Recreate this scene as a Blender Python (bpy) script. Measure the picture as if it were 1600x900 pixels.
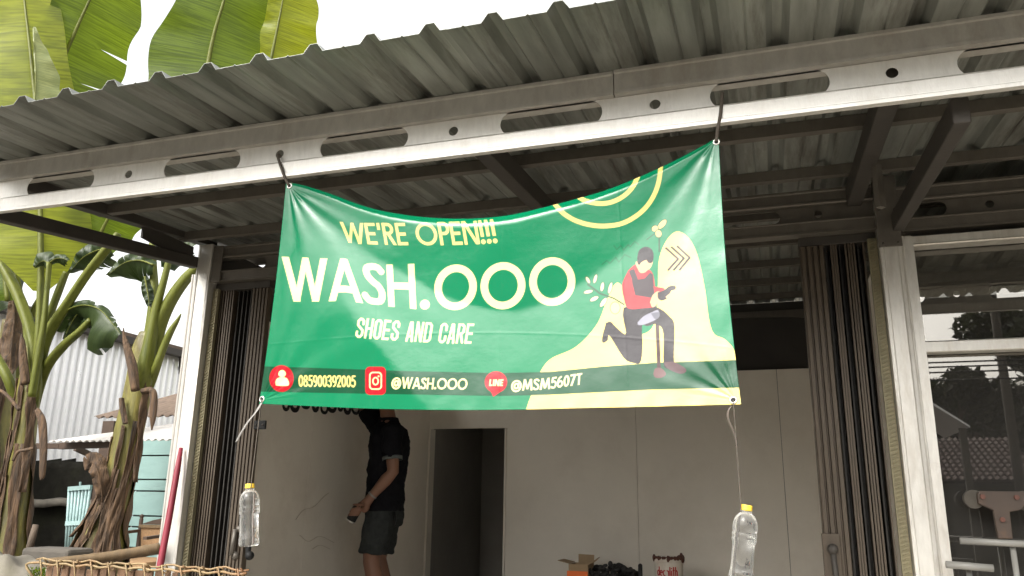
import bpy, bmesh, math, random
import numpy as np
from mathutils import Vector, Matrix
from mathutils.geometry import tessellate_polygon

random.seed(7)
for _o in list(bpy.data.objects): bpy.data.objects.remove(_o)
scene = bpy.context.scene
COL = scene.collection

# ------------------------------------------------------------------ camera
FPX = 1250.0                      # focal length in photo pixels (1600 wide)
EYE = Vector((0.0, 0.0, 1.46))    # eye height over the yard
def _basis():
    up = np.array([72, -4650., FPX]); up /= np.linalg.norm(up)
    ax = np.array([4000., -(335 - .0155*4000), -FPX]); ax -= up*(ax @ up); ax /= np.linalg.norm(ax)
    ay = np.cross(up, ax)
    if ay[2] < 0: ay = -ay
    return np.stack([ax, ay, up], 1)
RB = _basis()                     # columns: world X, Y, Z seen from the camera (x right, y down, z forward)
cam_d = bpy.data.cameras.new('camera'); cam = bpy.data.objects.new('camera', cam_d); COL.objects.link(cam)
cam_d.sensor_width = 36.0; cam_d.lens = FPX/1600*36.0
cam_d.clip_start = 0.05; cam_d.clip_end = 900
_m = Matrix(((RB[0, 0], -RB[1, 0], -RB[2, 0]), (RB[0, 1], -RB[1, 1], -RB[2, 1]), (RB[0, 2], -RB[1, 2], -RB[2, 2])))
cam.matrix_world = Matrix.Translation(EYE) @ _m.to_4x4()
scene.camera = cam

# ------------------------------------------------------------------ world, sun, exposure
SUN_AZ, SUN_EL = math.radians(202), math.radians(44)      # azimuth from +Y clockwise: behind and a little left
world = bpy.data.worlds.new('World'); scene.world = world; world.use_nodes = True
nt = world.node_tree; nt.nodes.clear()
sky = nt.nodes.new('ShaderNodeTexSky'); sky.sky_type = 'NISHITA'; sky.sun_disc = False
sky.sun_elevation = SUN_EL; sky.sun_rotation = SUN_AZ
sky.air_density = 1.0; sky.dust_density = 6.0; sky.ozone_density = 1.0
hs = nt.nodes.new('ShaderNodeHueSaturation'); hs.inputs['Saturation'].default_value = 0.12
bg = nt.nodes.new('ShaderNodeBackground'); bg.inputs['Strength'].default_value = 0.15
ow = nt.nodes.new('ShaderNodeOutputWorld')
wt = nt.nodes.new('ShaderNodeMixRGB'); wt.blend_type = 'MULTIPLY'; wt.inputs[0].default_value = 1; wt.inputs[2].default_value = (1.0, .988, .955, 1)
nt.links.new(sky.outputs[0], hs.inputs['Color']); nt.links.new(hs.outputs[0], wt.inputs[1]); nt.links.new(wt.outputs[0], bg.inputs['Color']); nt.links.new(bg.outputs[0], ow.inputs[0])
sd = bpy.data.lights.new('sun', 'SUN'); sd.energy = 0.6; sd.angle = math.radians(24); sd.color = (1.0, .95, .86)
sun = bpy.data.objects.new('sun', sd); COL.objects.link(sun)
_sdir = Vector((math.sin(SUN_AZ)*math.cos(SUN_EL), math.cos(SUN_AZ)*math.cos(SUN_EL), math.sin(SUN_EL)))
sun.rotation_euler = _sdir.to_track_quat('Z', 'Y').to_euler()
vs = scene.view_settings
vs.view_transform = 'Standard'; vs.look = 'None'; vs.gamma = 1; vs.use_curve_mapping = False; vs.exposure = 1.75
scene.cycles.max_bounces = 10; scene.cycles.diffuse_bounces = 5; scene.cycles.glossy_bounces = 4
scene.cycles.transmission_bounces = 8; scene.cycles.transparent_max_bounces = 12

# ------------------------------------------------------------------ helpers
def _ray(px, py): return np.array([px-800., py-450., FPX]) @ RB
def W(px, py, Y):                 # a point of the place at distance Y along the shop's depth
    d = _ray(px, py); d = d*(Y/d[1]); return Vector((d[0], d[1], d[2]+EYE.z))
def WX(px, py, X):
    d = _ray(px, py); d = d*(X/d[0]); return Vector((d[0], d[1], d[2]+EYE.z))
GLASS_Y = 3.56
def WM(px, py, D):                # a point across the street, seen mirrored in the shop window
    p = W(px, py, D); p.y = 2*GLASS_Y-p.y; return p

def mat(name, col, rough=.6, metal=0., var=.15, scale=6., stretch=(1, 1, 1), bump=.0, bscale=40., col2=None, spec=.5, dirt=None, dirt_amt=.0, dscale=3., trans=0., rnd=0.):
    m = bpy.data.materials.new(name); m.use_nodes = True
    n = m.node_tree.nodes; L = m.node_tree.links; b = n['Principled BSDF']
    b.inputs['Roughness'].default_value = rough; b.inputs['Metallic'].default_value = metal
    b.inputs['Specular IOR Level'].default_value = spec
    tc = n.new('ShaderNodeTexCoord'); mp = n.new('ShaderNodeMapping'); mp.inputs['Scale'].default_value = stretch
    L.new(tc.outputs['Object'], mp.inputs[0])
    no = n.new('ShaderNodeTexNoise'); no.inputs['Scale'].default_value = scale; no.inputs['Detail'].default_value = 6; no.inputs['Roughness'].default_value = .62
    L.new(mp.outputs[0], no.inputs['Vector'])
    cr = n.new('ShaderNodeValToRGB'); e = cr.color_ramp.elements
    e[0].position = .3; e[1].position = .72
    lo = [max(0, c*(1-var)) for c in col]; hi = col2 if col2 else [min(1, c*(1+var)) for c in col]
    e[0].color = (*lo, 1); e[1].color = (*hi, 1)
    L.new(no.outputs[0], cr.inputs[0]); out = cr.outputs[0]
    if dirt:
        n2 = n.new('ShaderNodeTexNoise'); n2.inputs['Scale'].default_value = dscale; n2.inputs['Detail'].default_value = 8; n2.inputs['Roughness'].default_value = .7
        L.new(mp.outputs[0], n2.inputs['Vector'])
        r2 = n.new('ShaderNodeValToRGB'); r2.color_ramp.elements[0].position = .5; r2.color_ramp.elements[1].position = .68
        L.new(n2.outputs[0], r2.inputs[0])
        mu = n.new('ShaderNodeMath'); mu.operation = 'MULTIPLY'; mu.inputs[1].default_value = dirt_amt; L.new(r2.outputs[0], mu.inputs[0])
        mx = n.new('ShaderNodeMixRGB'); mx.inputs[2].default_value = (*dirt, 1); L.new(mu.outputs[0], mx.inputs[0]); L.new(out, mx.inputs[1]); out = mx.outputs[0]
    if rnd:
        oi = n.new('ShaderNodeObjectInfo'); ma = n.new('ShaderNodeMapRange'); ma.inputs['To Min'].default_value = 1-rnd; ma.inputs['To Max'].default_value = 1+rnd
        L.new(oi.outputs['Random'], ma.inputs[0])
        hv = n.new('ShaderNodeHueSaturation'); L.new(ma.outputs[0], hv.inputs['Value']); L.new(out, hv.inputs['Color']); out = hv.outputs[0]
    L.new(out, b.inputs['Base Color'])
    rr = n.new('ShaderNodeMapRange'); rr.inputs['To Min'].default_value = max(.02, rough-.1); rr.inputs['To Max'].default_value = min(1, rough+.12)
    L.new(no.outputs[0], rr.inputs[0]); L.new(rr.outputs[0], b.inputs['Roughness'])
    if bump:
        nb = n.new('ShaderNodeTexNoise'); nb.inputs['Scale'].default_value = bscale; nb.inputs['Detail'].default_value = 5
        L.new(mp.outputs[0], nb.inputs['Vector'])
        bp = n.new('ShaderNodeBump'); bp.inputs['Strength'].default_value = bump; bp.inputs['Distance'].default_value = .01
        L.new(nb.outputs[0], bp.inputs['Height']); L.new(bp.outputs[0], b.inputs['Normal'])
    return m

M = {}
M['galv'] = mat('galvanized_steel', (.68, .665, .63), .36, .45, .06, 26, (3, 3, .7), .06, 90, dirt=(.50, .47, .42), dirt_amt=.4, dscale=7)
M['galv_dull'] = mat('weathered_galvanized_steel', (.125, .112, .096), .5, .4, .16, 14, (2, 2, 1), .1, 50, dirt=(.11, .095, .076), dirt_amt=.6, dscale=5)  # darker copy of the zinc steel; shade under the canopy is in its colour
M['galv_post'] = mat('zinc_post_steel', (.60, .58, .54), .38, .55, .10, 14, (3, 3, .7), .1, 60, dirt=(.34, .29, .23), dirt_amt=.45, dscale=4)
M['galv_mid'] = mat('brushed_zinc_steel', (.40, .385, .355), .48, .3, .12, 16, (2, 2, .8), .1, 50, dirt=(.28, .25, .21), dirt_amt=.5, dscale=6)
M['steel_dark'] = mat('dusty_dark_steel', (.052, .046, .040), .6, .3, .2, 8, (1, 1, 1), .1, 50)  # dark steel; on rafters and struts the canopy shade is put into the colour
M['roof'] = mat('zincalume_roof_sheet', (.225, .235, .215), .42, .4, .30, 3.5, (6, .5, 6), .06, 30, dirt=(.060, .048, .038), dirt_amt=.7, dscale=2.4, rnd=.22)
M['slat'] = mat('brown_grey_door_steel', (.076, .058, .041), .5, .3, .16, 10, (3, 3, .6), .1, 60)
M['slat_dark'] = mat('door_inner_steel', (.022, .019, .016), .6, .2, .2, 10, (3, 3, .6))  # dark copy of the door steel, carrying the shade of the folded gaps
M['panel'] = mat('painted_wall_board', (.80, .745, .66), .85, 0, .05, 2.2, (1, 1, 1), .05, 90, dirt=(.65, .585, .495), dirt_amt=.4, dscale=1.3)
M['panel2'] = mat('smudged_wall_board', (.72, .67, .59), .85, 0, .06, 1.8, (1, 1, 1), .05, 90, dirt=(.53, .465, .385), dirt_amt=.45, dscale=1.5)
M['dark_board'] = mat('dark_stained_board', (.045, .04, .036), .8, 0, .2, 4)  # near-black colour stands in for shade in gaps and closed rooms
M['floor'] = mat('cement_floor', (.52, .48, .42), .8, 0, .15, 3, bump=.1)
M['ground'] = mat('packed_earth_and_concrete', (.17, .15, .12), .9, 0, .25, 1.2, bump=.4, bscale=12, dirt=(.09, .10, .05), dirt_amt=.5, dscale=.5)
M['asphalt'] = mat('asphalt', (.06, .06, .06), .85, 0, .2, 8, bump=.3, bscale=60)
M['black'] = mat('black_plastic', (.012, .012, .012), .6, 0, .2, 20, spec=.25)
M['cord'] = mat('grey_twine', (.085, .07, .055), .8, 0, .2, 60)
M['strip'] = mat('grey_plastic_strip', (.20, .19, .18), .5, 0, .15, 30)
M['brass'] = mat('eyelet_metal', (.62, .6, .56), .3, .9, .1, 30)
M['yellow_cap'] = mat('yellow_plastic_cap', (.80, .52, .05), .4, 0, .06, 30)
M['skin'] = mat('skin', (.20, .098, .060), .55, 0, .08, 12)
M['shirt'] = mat('black_cotton', (.010, .010, .012), .95, 0, .2, 20, spec=.08, bump=.3, bscale=90)
M['trim'] = mat('grey_sleeve_trim', (.09, .10, .095), .9, 0, .2, 20)
M['shorts'] = mat('charcoal_denim', (.034, .037, .036), .95, 0, .25, 30, spec=.1, bump=.3, bscale=120)
M['hair'] = mat('black_hair', (.007, .006, .006), .7, 0, .2, 40, spec=.15, bump=.5, bscale=120)
M['card'] = mat('brown_cardboard', (.34, .24, .14), .85, 0, .1, 10, bump=.1)
M['orange'] = mat('orange_print', (.85, .16, .02), .6, 0, .08, 12)
M['rubber'] = mat('black_rubber', (.018, .017, .016), .6, 0, .3, 14, bump=.4, bscale=50)
M['pail'] = mat('white_pail_plastic', (.66, .61, .53), .5, 0, .06, 10, dirt=(.30, .16, .08), dirt_amt=.35, dscale=7)
M['rust'] = mat('dried_brown_paint', (.09, .030, .018), .6, 0, .3, 12, bump=.4)
M['red_ink'] = mat('red_ink', (.42, .025, .022), .6, 0, .1, 12)
M['blue_board'] = mat('pale_blue_painted_board', (.24, .37, .355), .7, 0, .06, 4, (1, 1, 3), .1, 40, dirt=(.18, .27, .26), dirt_amt=.4)
M['blue_metal'] = mat('pale_blue_painted_metal', (.30, .43, .43), .5, 0, .08, 10)
M['wh_wall'] = mat('zincalume_wall_sheet', (.86, .86, .87), .30, .55, .05, 3, (1, 1, .3), .03, 30, rnd=.05)
M['awning'] = mat('white_awning_sheet', (.52, .495, .48), .6, .0, .06, 4, (1, 1, 1), .05)
M['oldroof'] = mat('weathered_asbestos_roof', (.125, .09, .068), .85, 0, .25, 5, (1, 3, 1), .2)
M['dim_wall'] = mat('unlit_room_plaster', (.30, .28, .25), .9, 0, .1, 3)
M['stone'] = mat('mossy_black_stone', (.010, .0095, .0075), .97, 0, .5, 5, spec=.1, bump=.9, bscale=14, dirt=(.016, .018, .008), dirt_amt=.5)
M['stone_cap'] = mat('grey_cement_band', (.10, .09, .075), .95, 0, .35, 7, bump=.6, bscale=25)
M['wood_dark'] = mat('dark_brown_wood', (.055, .032, .020), .6, 0, .25, 6, (1, 1, 6), .15)
M['cane'] = mat('woven_cane', (.26, .155, .075), .7, 0, .25, 80, bump=.4, bscale=150)
M['bamboo'] = mat('aged_bamboo', (.13, .085, .040), .6, 0, .25, 8, (6, 6, 1), .2, 30, dirt=(.09, .06, .03), dirt_amt=.6, dscale=6)
M['rattan'] = mat('pale_peeled_rattan', (.20, .14, .065), .55, 0, .25, 20, bump=.2, dirt=(.17, .06, .02), dirt_amt=.8, dscale=9)
M['reed'] = mat('brown_bamboo_slat', (.15, .082, .043), .65, 0, .3, 7, (6, 6, 1), .2, rnd=.25)
M['pink'] = mat('faded_red_pipe', (.19, .015, .030), .55, 0, .15, 5, dirt=(.2, .03, .04), dirt_amt=.4)
M['sack'] = mat('grey_tarpaulin', (.12, .108, .085), .8, 0, .2, 6, bump=.5, bscale=25, dirt=(.10, .10, .05), dirt_amt=.4)
M['concrete'] = mat('grey_concrete', (.065, .057, .047), .9, 0, .2, 9, bump=.4)
M['white_pipe'] = mat('white_painted_rail', (.20, .195, .18), .45, 0, .06, 8)
M['bracket'] = mat('brown_rusty_steel', (.045, .029, .020), .6, 0, .18, 10, dirt=(.2, .09, .04), dirt_amt=.5)
M['tile'] = mat('red_clay_tile', (.034, .014, .012), .9, 0, .3, 5, bump=.2)
M['plaster'] = mat('old_plaster', (.06, .055, .045), .9, 0, .1, 3)
M['stemA'] = mat('banana_stem', (.075, .080, .022), .5, 0, .35, 2.2, (7, 7, 1.1), .5, 16, col2=(.20, .17, .028), dirt=(.038, .019, .011), dirt_amt=.97, dscale=1.25)
M['sheath'] = mat('dry_banana_sheath', (.055, .031, .017), .85, 0, .5, 5, (9, 9, .8), .8, 14, col2=(.125, .072, .036), dirt=(.015, .012, .008), dirt_amt=.85, dscale=3.5)
M['petiole'] = mat('banana_leaf_stalk', (.072, .088, .010), .5, 0, .3, 3, (7, 7, 1), .25, 20, col2=(.14, .150, .022), spec=.25, dirt=(.030, .038, .006), dirt_amt=.85)
M['bark'] = mat('tree_bark', (.10, .075, .055), .9, 0, .3, 5, (4, 4, 1), .6)

def leaf_mat(name, col, col2, tcol, tw=.5, vein=150.):
    m = bpy.data.materials.new(name); m.use_nodes = True
    n = m.node_tree.nodes; L = m.node_tree.links; b = n['Principled BSDF']; out = n['Material Output']
    b.inputs['Roughness'].default_value = .42; b.inputs['Specular IOR Level'].default_value = .4
    uv = n.new('ShaderNodeUVMap')
    mp = n.new('ShaderNodeMapping'); mp.inputs['Scale'].default_value = (vein, 1.2, 1); L.new(uv.outputs[0], mp.inputs[0])
    no = n.new('ShaderNodeTexNoise'); no.inputs['Scale'].default_value = 1.0; no.inputs['Detail'].default_value = 4; L.new(mp.outputs[0], no.inputs[0])
    n2 = n.new('ShaderNodeTexNoise'); n2.inputs['Scale'].default_value = 5; n2.inputs['Detail'].default_value = 5
    tc = n.new('ShaderNodeTexCoord'); L.new(tc.outputs['Object'], n2.inputs[0])
    ad = n.new('ShaderNodeMath'); ad.operation = 'ADD'; L.new(no.outputs[0], ad.inputs[0]); L.new(n2.outputs[0], ad.inputs[1])
    cr = n.new('ShaderNodeValToRGB'); cr.color_ramp.elements[0].position = .76; cr.color_ramp.elements[1].position = .96
    hv = n.new('ShaderNodeMath'); hv.operation = 'MULTIPLY'; hv.inputs[1].default_value = .85; L.new(ad.outputs[0], hv.inputs[0]); L.new(hv.outputs[0], cr.inputs[0])
    cr.color_ramp.elements[0].color = (*col, 1); cr.color_ramp.elements[1].color = (*col2, 1)
    L.new(cr.outputs[0], b.inputs['Base Color'])
    tr = n.new('ShaderNodeBsdfTranslucent')
    mx0 = n.new('ShaderNodeMixRGB'); mx0.blend_type = 'MULTIPLY'; mx0.inputs[0].default_value = .0
    vr = n.new('ShaderNodeMapRange'); vr.inputs['From Min'].default_value = .36; vr.inputs['From Max'].default_value = .60; L.new(no.outputs[0], vr.inputs[0])
    tm = n.new('ShaderNodeMixRGB'); tm.inputs[1].default_value = (*[c*.62 for c in tcol], 1); tm.inputs[2].default_value = (*tcol, 1); L.new(vr.outputs[0], tm.inputs[0])
    L.new(tm.outputs[0], tr.inputs[0])
    ms = n.new('ShaderNodeMixShader'); ms.inputs[0].default_value = tw
    L.new(b.outputs[0], ms.inputs[1]); L.new(tr.outputs[0], ms.inputs[2]); L.new(ms.outputs[0], out.inputs[0])
    bp = n.new('ShaderNodeBump'); bp.inputs['Strength'].default_value = .25; bp.inputs['Distance'].default_value = .01
    L.new(no.outputs[0], bp.inputs['Height']); L.new(bp.outputs[0], b.inputs['Normal']); L.new(bp.outputs[0], tr.inputs['Normal'])
    return m
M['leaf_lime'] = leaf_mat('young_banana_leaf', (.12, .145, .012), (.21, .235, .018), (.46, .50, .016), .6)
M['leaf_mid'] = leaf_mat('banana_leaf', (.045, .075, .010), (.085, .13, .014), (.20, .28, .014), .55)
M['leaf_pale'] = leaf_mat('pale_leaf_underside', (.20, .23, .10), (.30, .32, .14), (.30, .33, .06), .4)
M['leaf_dark'] = leaf_mat('shaded_old_banana_leaf', (.016, .030, .009), (.032, .050, .014), (.03, .05, .010), .3)  # darkest and least translucent of the banana greens
M['leaf_tree'] = leaf_mat('tree_leaf', (.020, .026, .012), (.042, .048, .02), (.03, .04, .014), .2, 8.)

def glass_mat(name, tint, refl, rough=.01):
    m = bpy.data.materials.new(name); m.use_nodes = True
    n = m.node_tree.nodes; L = m.node_tree.links; n.remove(n['Principled BSDF']); out = n['Material Output']
    tr = n.new('ShaderNodeBsdfTransparent'); tr.inputs[0].default_value = (*tint, 1)
    gl = n.new('ShaderNodeBsdfGlossy'); gl.inputs['Color'].default_value = (.92, .89, .84, 1); gl.inputs['Roughness'].default_value = rough
    fr = n.new('ShaderNodeFresnel'); fr.inputs[0].default_value = 1.5
    ma = n.new('ShaderNodeMath'); ma.operation = 'MULTIPLY_ADD'; ma.inputs[1].default_value = 1.0; ma.inputs[2].default_value = refl; ma.use_clamp = True
    L.new(fr.outputs[0], ma.inputs[0])
    nz = n.new('ShaderNodeTexNoise'); nz.inputs['Scale'].default_value = 1.4
    bp = n.new('ShaderNodeBump'); bp.inputs['Strength'].default_value = .02; bp.inputs['Distance'].default_value = .01
    L.new(nz.outputs[0], bp.inputs['Height']); L.new(bp.outputs[0], gl.inputs['Normal'])
    ms = n.new('ShaderNodeMixShader'); L.new(ma.outputs[0], ms.inputs[0]); L.new(tr.outputs[0], ms.inputs[1]); L.new(gl.outputs[0], ms.inputs[2])
    du = n.new('ShaderNodeBsdfDiffuse'); du.inputs[0].default_value = (.55, .53, .5, 1)
    m3 = n.new('ShaderNodeMixShader'); m3.inputs[0].default_value = .035; L.new(ms.outputs[0], m3.inputs[1]); L.new(du.outputs[0], m3.inputs[2])
    L.new(m3.outputs[0], out.inputs[0]); return m
M['glass'] = glass_mat('tinted_window_glass', (.5, .49, .46), .165)
def pet():
    m = bpy.data.materials.new('water_filled_clear_plastic'); m.use_nodes = True
    b = m.node_tree.nodes['Principled BSDF']
    b.inputs['Base Color'].default_value = (.97, .98, .97, 1); b.inputs['Roughness'].default_value = .03
    b.inputs['Transmission Weight'].default_value = 1; b.inputs['IOR'].default_value = 1.33
    n = m.node_tree.nodes; L = m.node_tree.links
    nz = n.new('ShaderNodeTexNoise'); nz.inputs['Scale'].default_value = 45
    tc = n.new('ShaderNodeTexCoord'); L.new(tc.outputs['Object'], nz.inputs[0])
    bp = n.new('ShaderNodeBump'); bp.inputs['Strength'].default_value = .15; bp.inputs['Distance'].default_value = .004
    L.new(nz.outputs[0], bp.inputs['Height']); L.new(bp.outputs[0], b.inputs['Normal'])
    df = n.new('ShaderNodeBsdfTranslucent'); df.inputs[0].default_value = (.8, .8, .78, 1)
    dd = n.new('ShaderNodeBsdfDiffuse'); dd.inputs[0].default_value = (.75, .75, .73, 1)
    lw_ = n.new('ShaderNodeLayerWeight'); lw_.inputs[0].default_value = .35
    m1 = n.new('ShaderNodeMixShader'); m1.inputs[0].default_value = .5; L.new(df.outputs[0], m1.inputs[1]); L.new(dd.outputs[0], m1.inputs[2])
    mr = n.new('ShaderNodeMapRange'); mr.inputs['To Min'].default_value = .05; mr.inputs['To Max'].default_value = .42; L.new(lw_.outputs['Facing'], mr.inputs[0])  # white mixed in toward the rim stands for bright edge highlights
    m2 = n.new('ShaderNodeMixShader'); L.new(mr.outputs[0], m2.inputs[0]); L.new(b.outputs[0], m2.inputs[1]); L.new(m1.outputs[0], m2.inputs[2]); L.new(m2.outputs[0], n['Material Output'].inputs[0])
    return m
M['pet'] = pet()

class MB:
    def __init__(s): s.v = []; s.f = []; s.uv = None
    def add(s, vs, fs):
        o = len(s.v); s.v += [tuple(v) for v in vs]; s.f += [tuple(i+o for i in f) for f in fs]; return s
    def box(s, x0, x1, y0, y1, z0, z1):
        return s.add([(x0,y0,z0),(x1,y0,z0),(x1,y1,z0),(x0,y1,z0),(x0,y0,z1),(x1,y0,z1),(x1,y1,z1),(x0,y1,z1)],
                     [(0,3,2,1),(4,5,6,7),(0,1,5,4),(1,2,6,5),(2,3,7,6),(3,0,4,7)])
    def bar(s, p0, p1, w, h, up=(0,0,1)):
        p0 = Vector(p0); p1 = Vector(p1); d = (p1-p0).normalized(); u = Vector(up)
        a = d.cross(u); a = a.normalized() if a.length > 1e-5 else d.orthogonal().normalized(); b = a.cross(d).normalized()
        a *= w/2; b *= h/2
        return s.add([p0-a-b, p0+a-b, p0+a+b, p0-a+b, p1-a-b, p1+a-b, p1+a+b, p1-a+b],
                     [(0,3,2,1),(4,5,6,7),(0,1,5,4),(1,2,6,5),(2,3,7,6),(3,0,4,7)])
    def prism(s, prof, p0, p1, u, v):   # closed 2-D profile swept from p0 to p1
        p0 = Vector(p0); p1 = Vector(p1); u = Vector(u); v = Vector(v); n = len(prof)
        vs = [p0+u*a+v*b for a, b in prof]+[p1+u*a+v*b for a, b in prof]
        fs = [(i, (i+1) % n, n+(i+1) % n, n+i) for i in range(n)]
        tri = tessellate_polygon([[Vector((a, b, 0)) for a, b in prof]])
        fs += [tuple(t) for t in tri]+[tuple(n+i for i in reversed(t)) for t in tri]
        return s.add(vs, fs)
    def tube(s, pts, rad, n=8, caps=True, flat=1.0, twist=0):
        pts = [Vector(p) for p in pts]; m = len(pts)
        if not hasattr(rad, '__len__'): rad = [rad]*m
        vs = []; ref = None
        for i, p in enumerate(pts):
            t = (pts[min(i+1, m-1)]-pts[max(i-1, 0)]).normalized()
            if ref is None:
                ref = t.orthogonal().normalized() if abs(t.z) > .9 else t.cross(Vector((0,0,1))).normalized()
            a = (ref-t*ref.dot(t)).normalized(); ref = a; b = t.cross(a)
            for k in range(n):
                an = 2*math.pi*k/n+twist; vs.append(p+a*math.cos(an)*rad[i]+b*math.sin(an)*rad[i]*flat)
        fs = [(i*n+k, i*n+(k+1) % n, (i+1)*n+(k+1) % n, (i+1)*n+k) for i in range(m-1) for k in range(n)]
        if caps: fs += [tuple(range(n-1, -1, -1)), tuple((m-1)*n+k for k in range(n))]
        return s.add(vs, fs)
    def lathe(s, prof, n=20, o=(0,0,0), sq=0.0, ax=None):
        o = Vector(o); ax = ax or Matrix.Identity(3); vs = []
        for r, z in prof:
            for k in range(n):
                an = 2*math.pi*k/n; rr = r*(1+sq*(math.cos(4*an)*-.5))
                vs.append(o+ax @ Vector((rr*math.cos(an), rr*math.sin(an), z)))
        m = len(prof)
        fs = [(i*n+k, i*n+(k+1) % n, (i+1)*n+(k+1) % n, (i+1)*n+k) for i in range(m-1) for k in range(n)]
        fs += [tuple(range(n-1, -1, -1)), tuple((m-1)*n+k for k in range(n))]
        return s.add(vs, fs)
    def ball(s, c, r, n=10, m=6):
        c = Vector(c); r = (r, r, r) if not hasattr(r, '__len__') else r
        vs = [c+Vector((0,0,-r[2]))]
        for i in range(1, m):
            ph = math.pi*i/m-math.pi/2
            for k in range(n):
                an = 2*math.pi*k/n; vs.append(c+Vector((r[0]*math.cos(ph)*math.cos(an), r[1]*math.cos(ph)*math.sin(an), r[2]*math.sin(ph))))
        vs.append(c+Vector((0,0,r[2]))); last = len(vs)-1
        fs = [(0, 1+(k+1) % n, 1+k) for k in range(n)]
        fs += [(1+i*n+k, 1+i*n+(k+1) % n, 1+(i+1)*n+(k+1) % n, 1+(i+1)*n+k) for i in range(m-2) for k in range(n)]
        fs += [(last, 1+(m-2)*n+k, 1+(m-2)*n+(k+1) % n) for k in range(n)]
        return s.add(vs, fs)
    def build(s, name, m, parent=None, smooth=False, bevel=0, solid=0):
        me = bpy.data.meshes.new(name); me.from_pydata(s.v, [], s.f); me.validate(); me.update()
        bm = bmesh.new(); bm.from_mesh(me); bmesh.ops.recalc_face_normals(bm, faces=bm.faces); bm.to_mesh(me); bm.free()
        if s.uv is not None:
            ul = me.uv_layers.new(name='UVMap'); li = np.zeros(len(me.loops), dtype=np.int32); me.loops.foreach_get('vertex_index', li)
            ul.data.foreach_set('uv', np.array(s.uv, dtype=np.float32)[li].ravel())
        o = bpy.data.objects.new(name, me); COL.objects.link(o); me.materials.append(M[m] if isinstance(m, str) else m)
        if parent is not None: attach(o, parent)
        if smooth: me.shade_smooth()
        if solid:
            md = o.modifiers.new('thickness', 'SOLIDIFY'); md.thickness = solid; md.offset = 0
        if bevel:
            md = o.modifiers.new('edges', 'BEVEL'); md.width = bevel; md.segments = 2; md.limit_method = 'ANGLE'
        return o

def wloc(o):
    p = o.location.copy(); q = o.parent
    while q: p += q.location; q = q.parent
    return p
def attach(o, parent):
    o.parent = parent; o.location = -wloc_parent(parent)+o.location
def wloc_parent(p):
    return wloc(p)
def tag(o, label=None, cat=None, group=None, kind=None):
    if label: o['label'] = label
    if cat: o['category'] = cat
    if group: o['group'] = group
    if kind: o['kind'] = kind
    return o
def thing(name, loc, label, cat, group=None):
    o = bpy.data.objects.new(name, None); o.empty_display_size = .1; COL.objects.link(o); o.location = loc
    return tag(o, label, cat, group)
def dup(o, parent, loc):          # a copy of a part at another place, sharing its mesh
    c = o.copy(); COL.objects.link(c); c.parent = parent; c.location = loc; return c
def arc(cx, cy, rx, ry, a0, a1, n=16):
    return [(cx+rx*math.cos(math.radians(a0+(a1-a0)*i/n)), cy+ry*math.sin(math.radians(a0+(a1-a0)*i/n))) for i in range(n+1)]
def interp(x, pts):
    xs = [p[0] for p in pts]; ys = [p[1] for p in pts]; return np.interp(x, xs, ys)
def smooth_curve(pts, n=24):      # Catmull-Rom through points of any dimension
    P = np.array(pts, float); P = np.vstack([2*P[0]-P[1], P, 2*P[-1]-P[-2]]); out = []
    segs = len(P)-3
    for i in range(n):
        u = i/(n-1)*segs; k = min(int(u), segs-1); t = u-k; a, b, c, d = P[k:k+4]
        out.append(.5*((2*b)+(c-a)*t+(2*a-5*b+4*c-d)*t*t+(3*b-a-3*c+d)*t**3))
    return np.array(out)
H = EYE.z
# ================================================================== setting
g = MB()
N = 40
for i in range(N+1):
    for j in range(N+1):
        g.v.append(((i/N-.5)*800, (j/N-.5)*800, 0))
g.f = [(i*(N+1)+j, (i+1)*(N+1)+j, (i+1)*(N+1)+j+1, i*(N+1)+j+1) for i in range(N) for j in range(N)]
tag(g.build('ground', 'ground'), kind='structure')
tag(MB().box(-200, 200, -9.5, -4.5, -.05, .012).build('road', 'asphalt'), kind='structure')
tag(MB().box(-2.97, 3.4, 2.75, 8.3, .02, .60).build('shop_floor', 'floor', bevel=.01), kind='structure')

# ================================================================== the shop
shop = thing('shop_building', (-1.2, 3.5, .6), 'small steel framed shop with metal canopy, folding doors and grey wall boards', 'shop')
SL = .075
def zroof(Y): return H+1.265+(Y-1.8)*SL
# --- roof sheets
PER = .185; SHW = PER*4; Y0R, Y1R = 1.80, 7.0
def sheet_mesh():
    b = MB(); xs = []
    for k in range(4):
        o = k*PER
        xs += [(o+.0, 0), (o+.045, 0), (o+.050, .004), (o+.056, 0), (o+.103, 0), (o+.122, .027), (o+.148, .027), (o+.167, 0)]
    xs.append((4*PER+.012, 0.0))
    ys = [Y0R, 2.2, 2.8, 3.6, 4.6, 5.8, Y1R]; n = len(xs)
    for y in ys:
        for x, z in xs: b.v.append((x, y, (y-Y0R)*SL+z))
    b.f = [(i*n+k, i*n+k+1, (i+1)*n+k+1, (i+1)*n+k) for i in range(len(ys)-1) for k in range(n-1)]
    return b
x0 = -2.134-.135-PER*4-.0
x0 = -.467-.135-PER*13
first = None
for k in range(9):
    zz = H+1.265+(.0012 if k % 2 else 0)+random.uniform(-.002, .002)
    if first is None:
        first = sheet_mesh().build('roof_sheet', 'roof', shop, solid=.0012); base = first.location.copy(); first.location = base+Vector((x0, 0, zz))
        me0 = first
    else:
        dup(first, shop, base+Vector((x0+k*SHW, 0, zz)))
XL, XR = -3.0, 3.35
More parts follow.
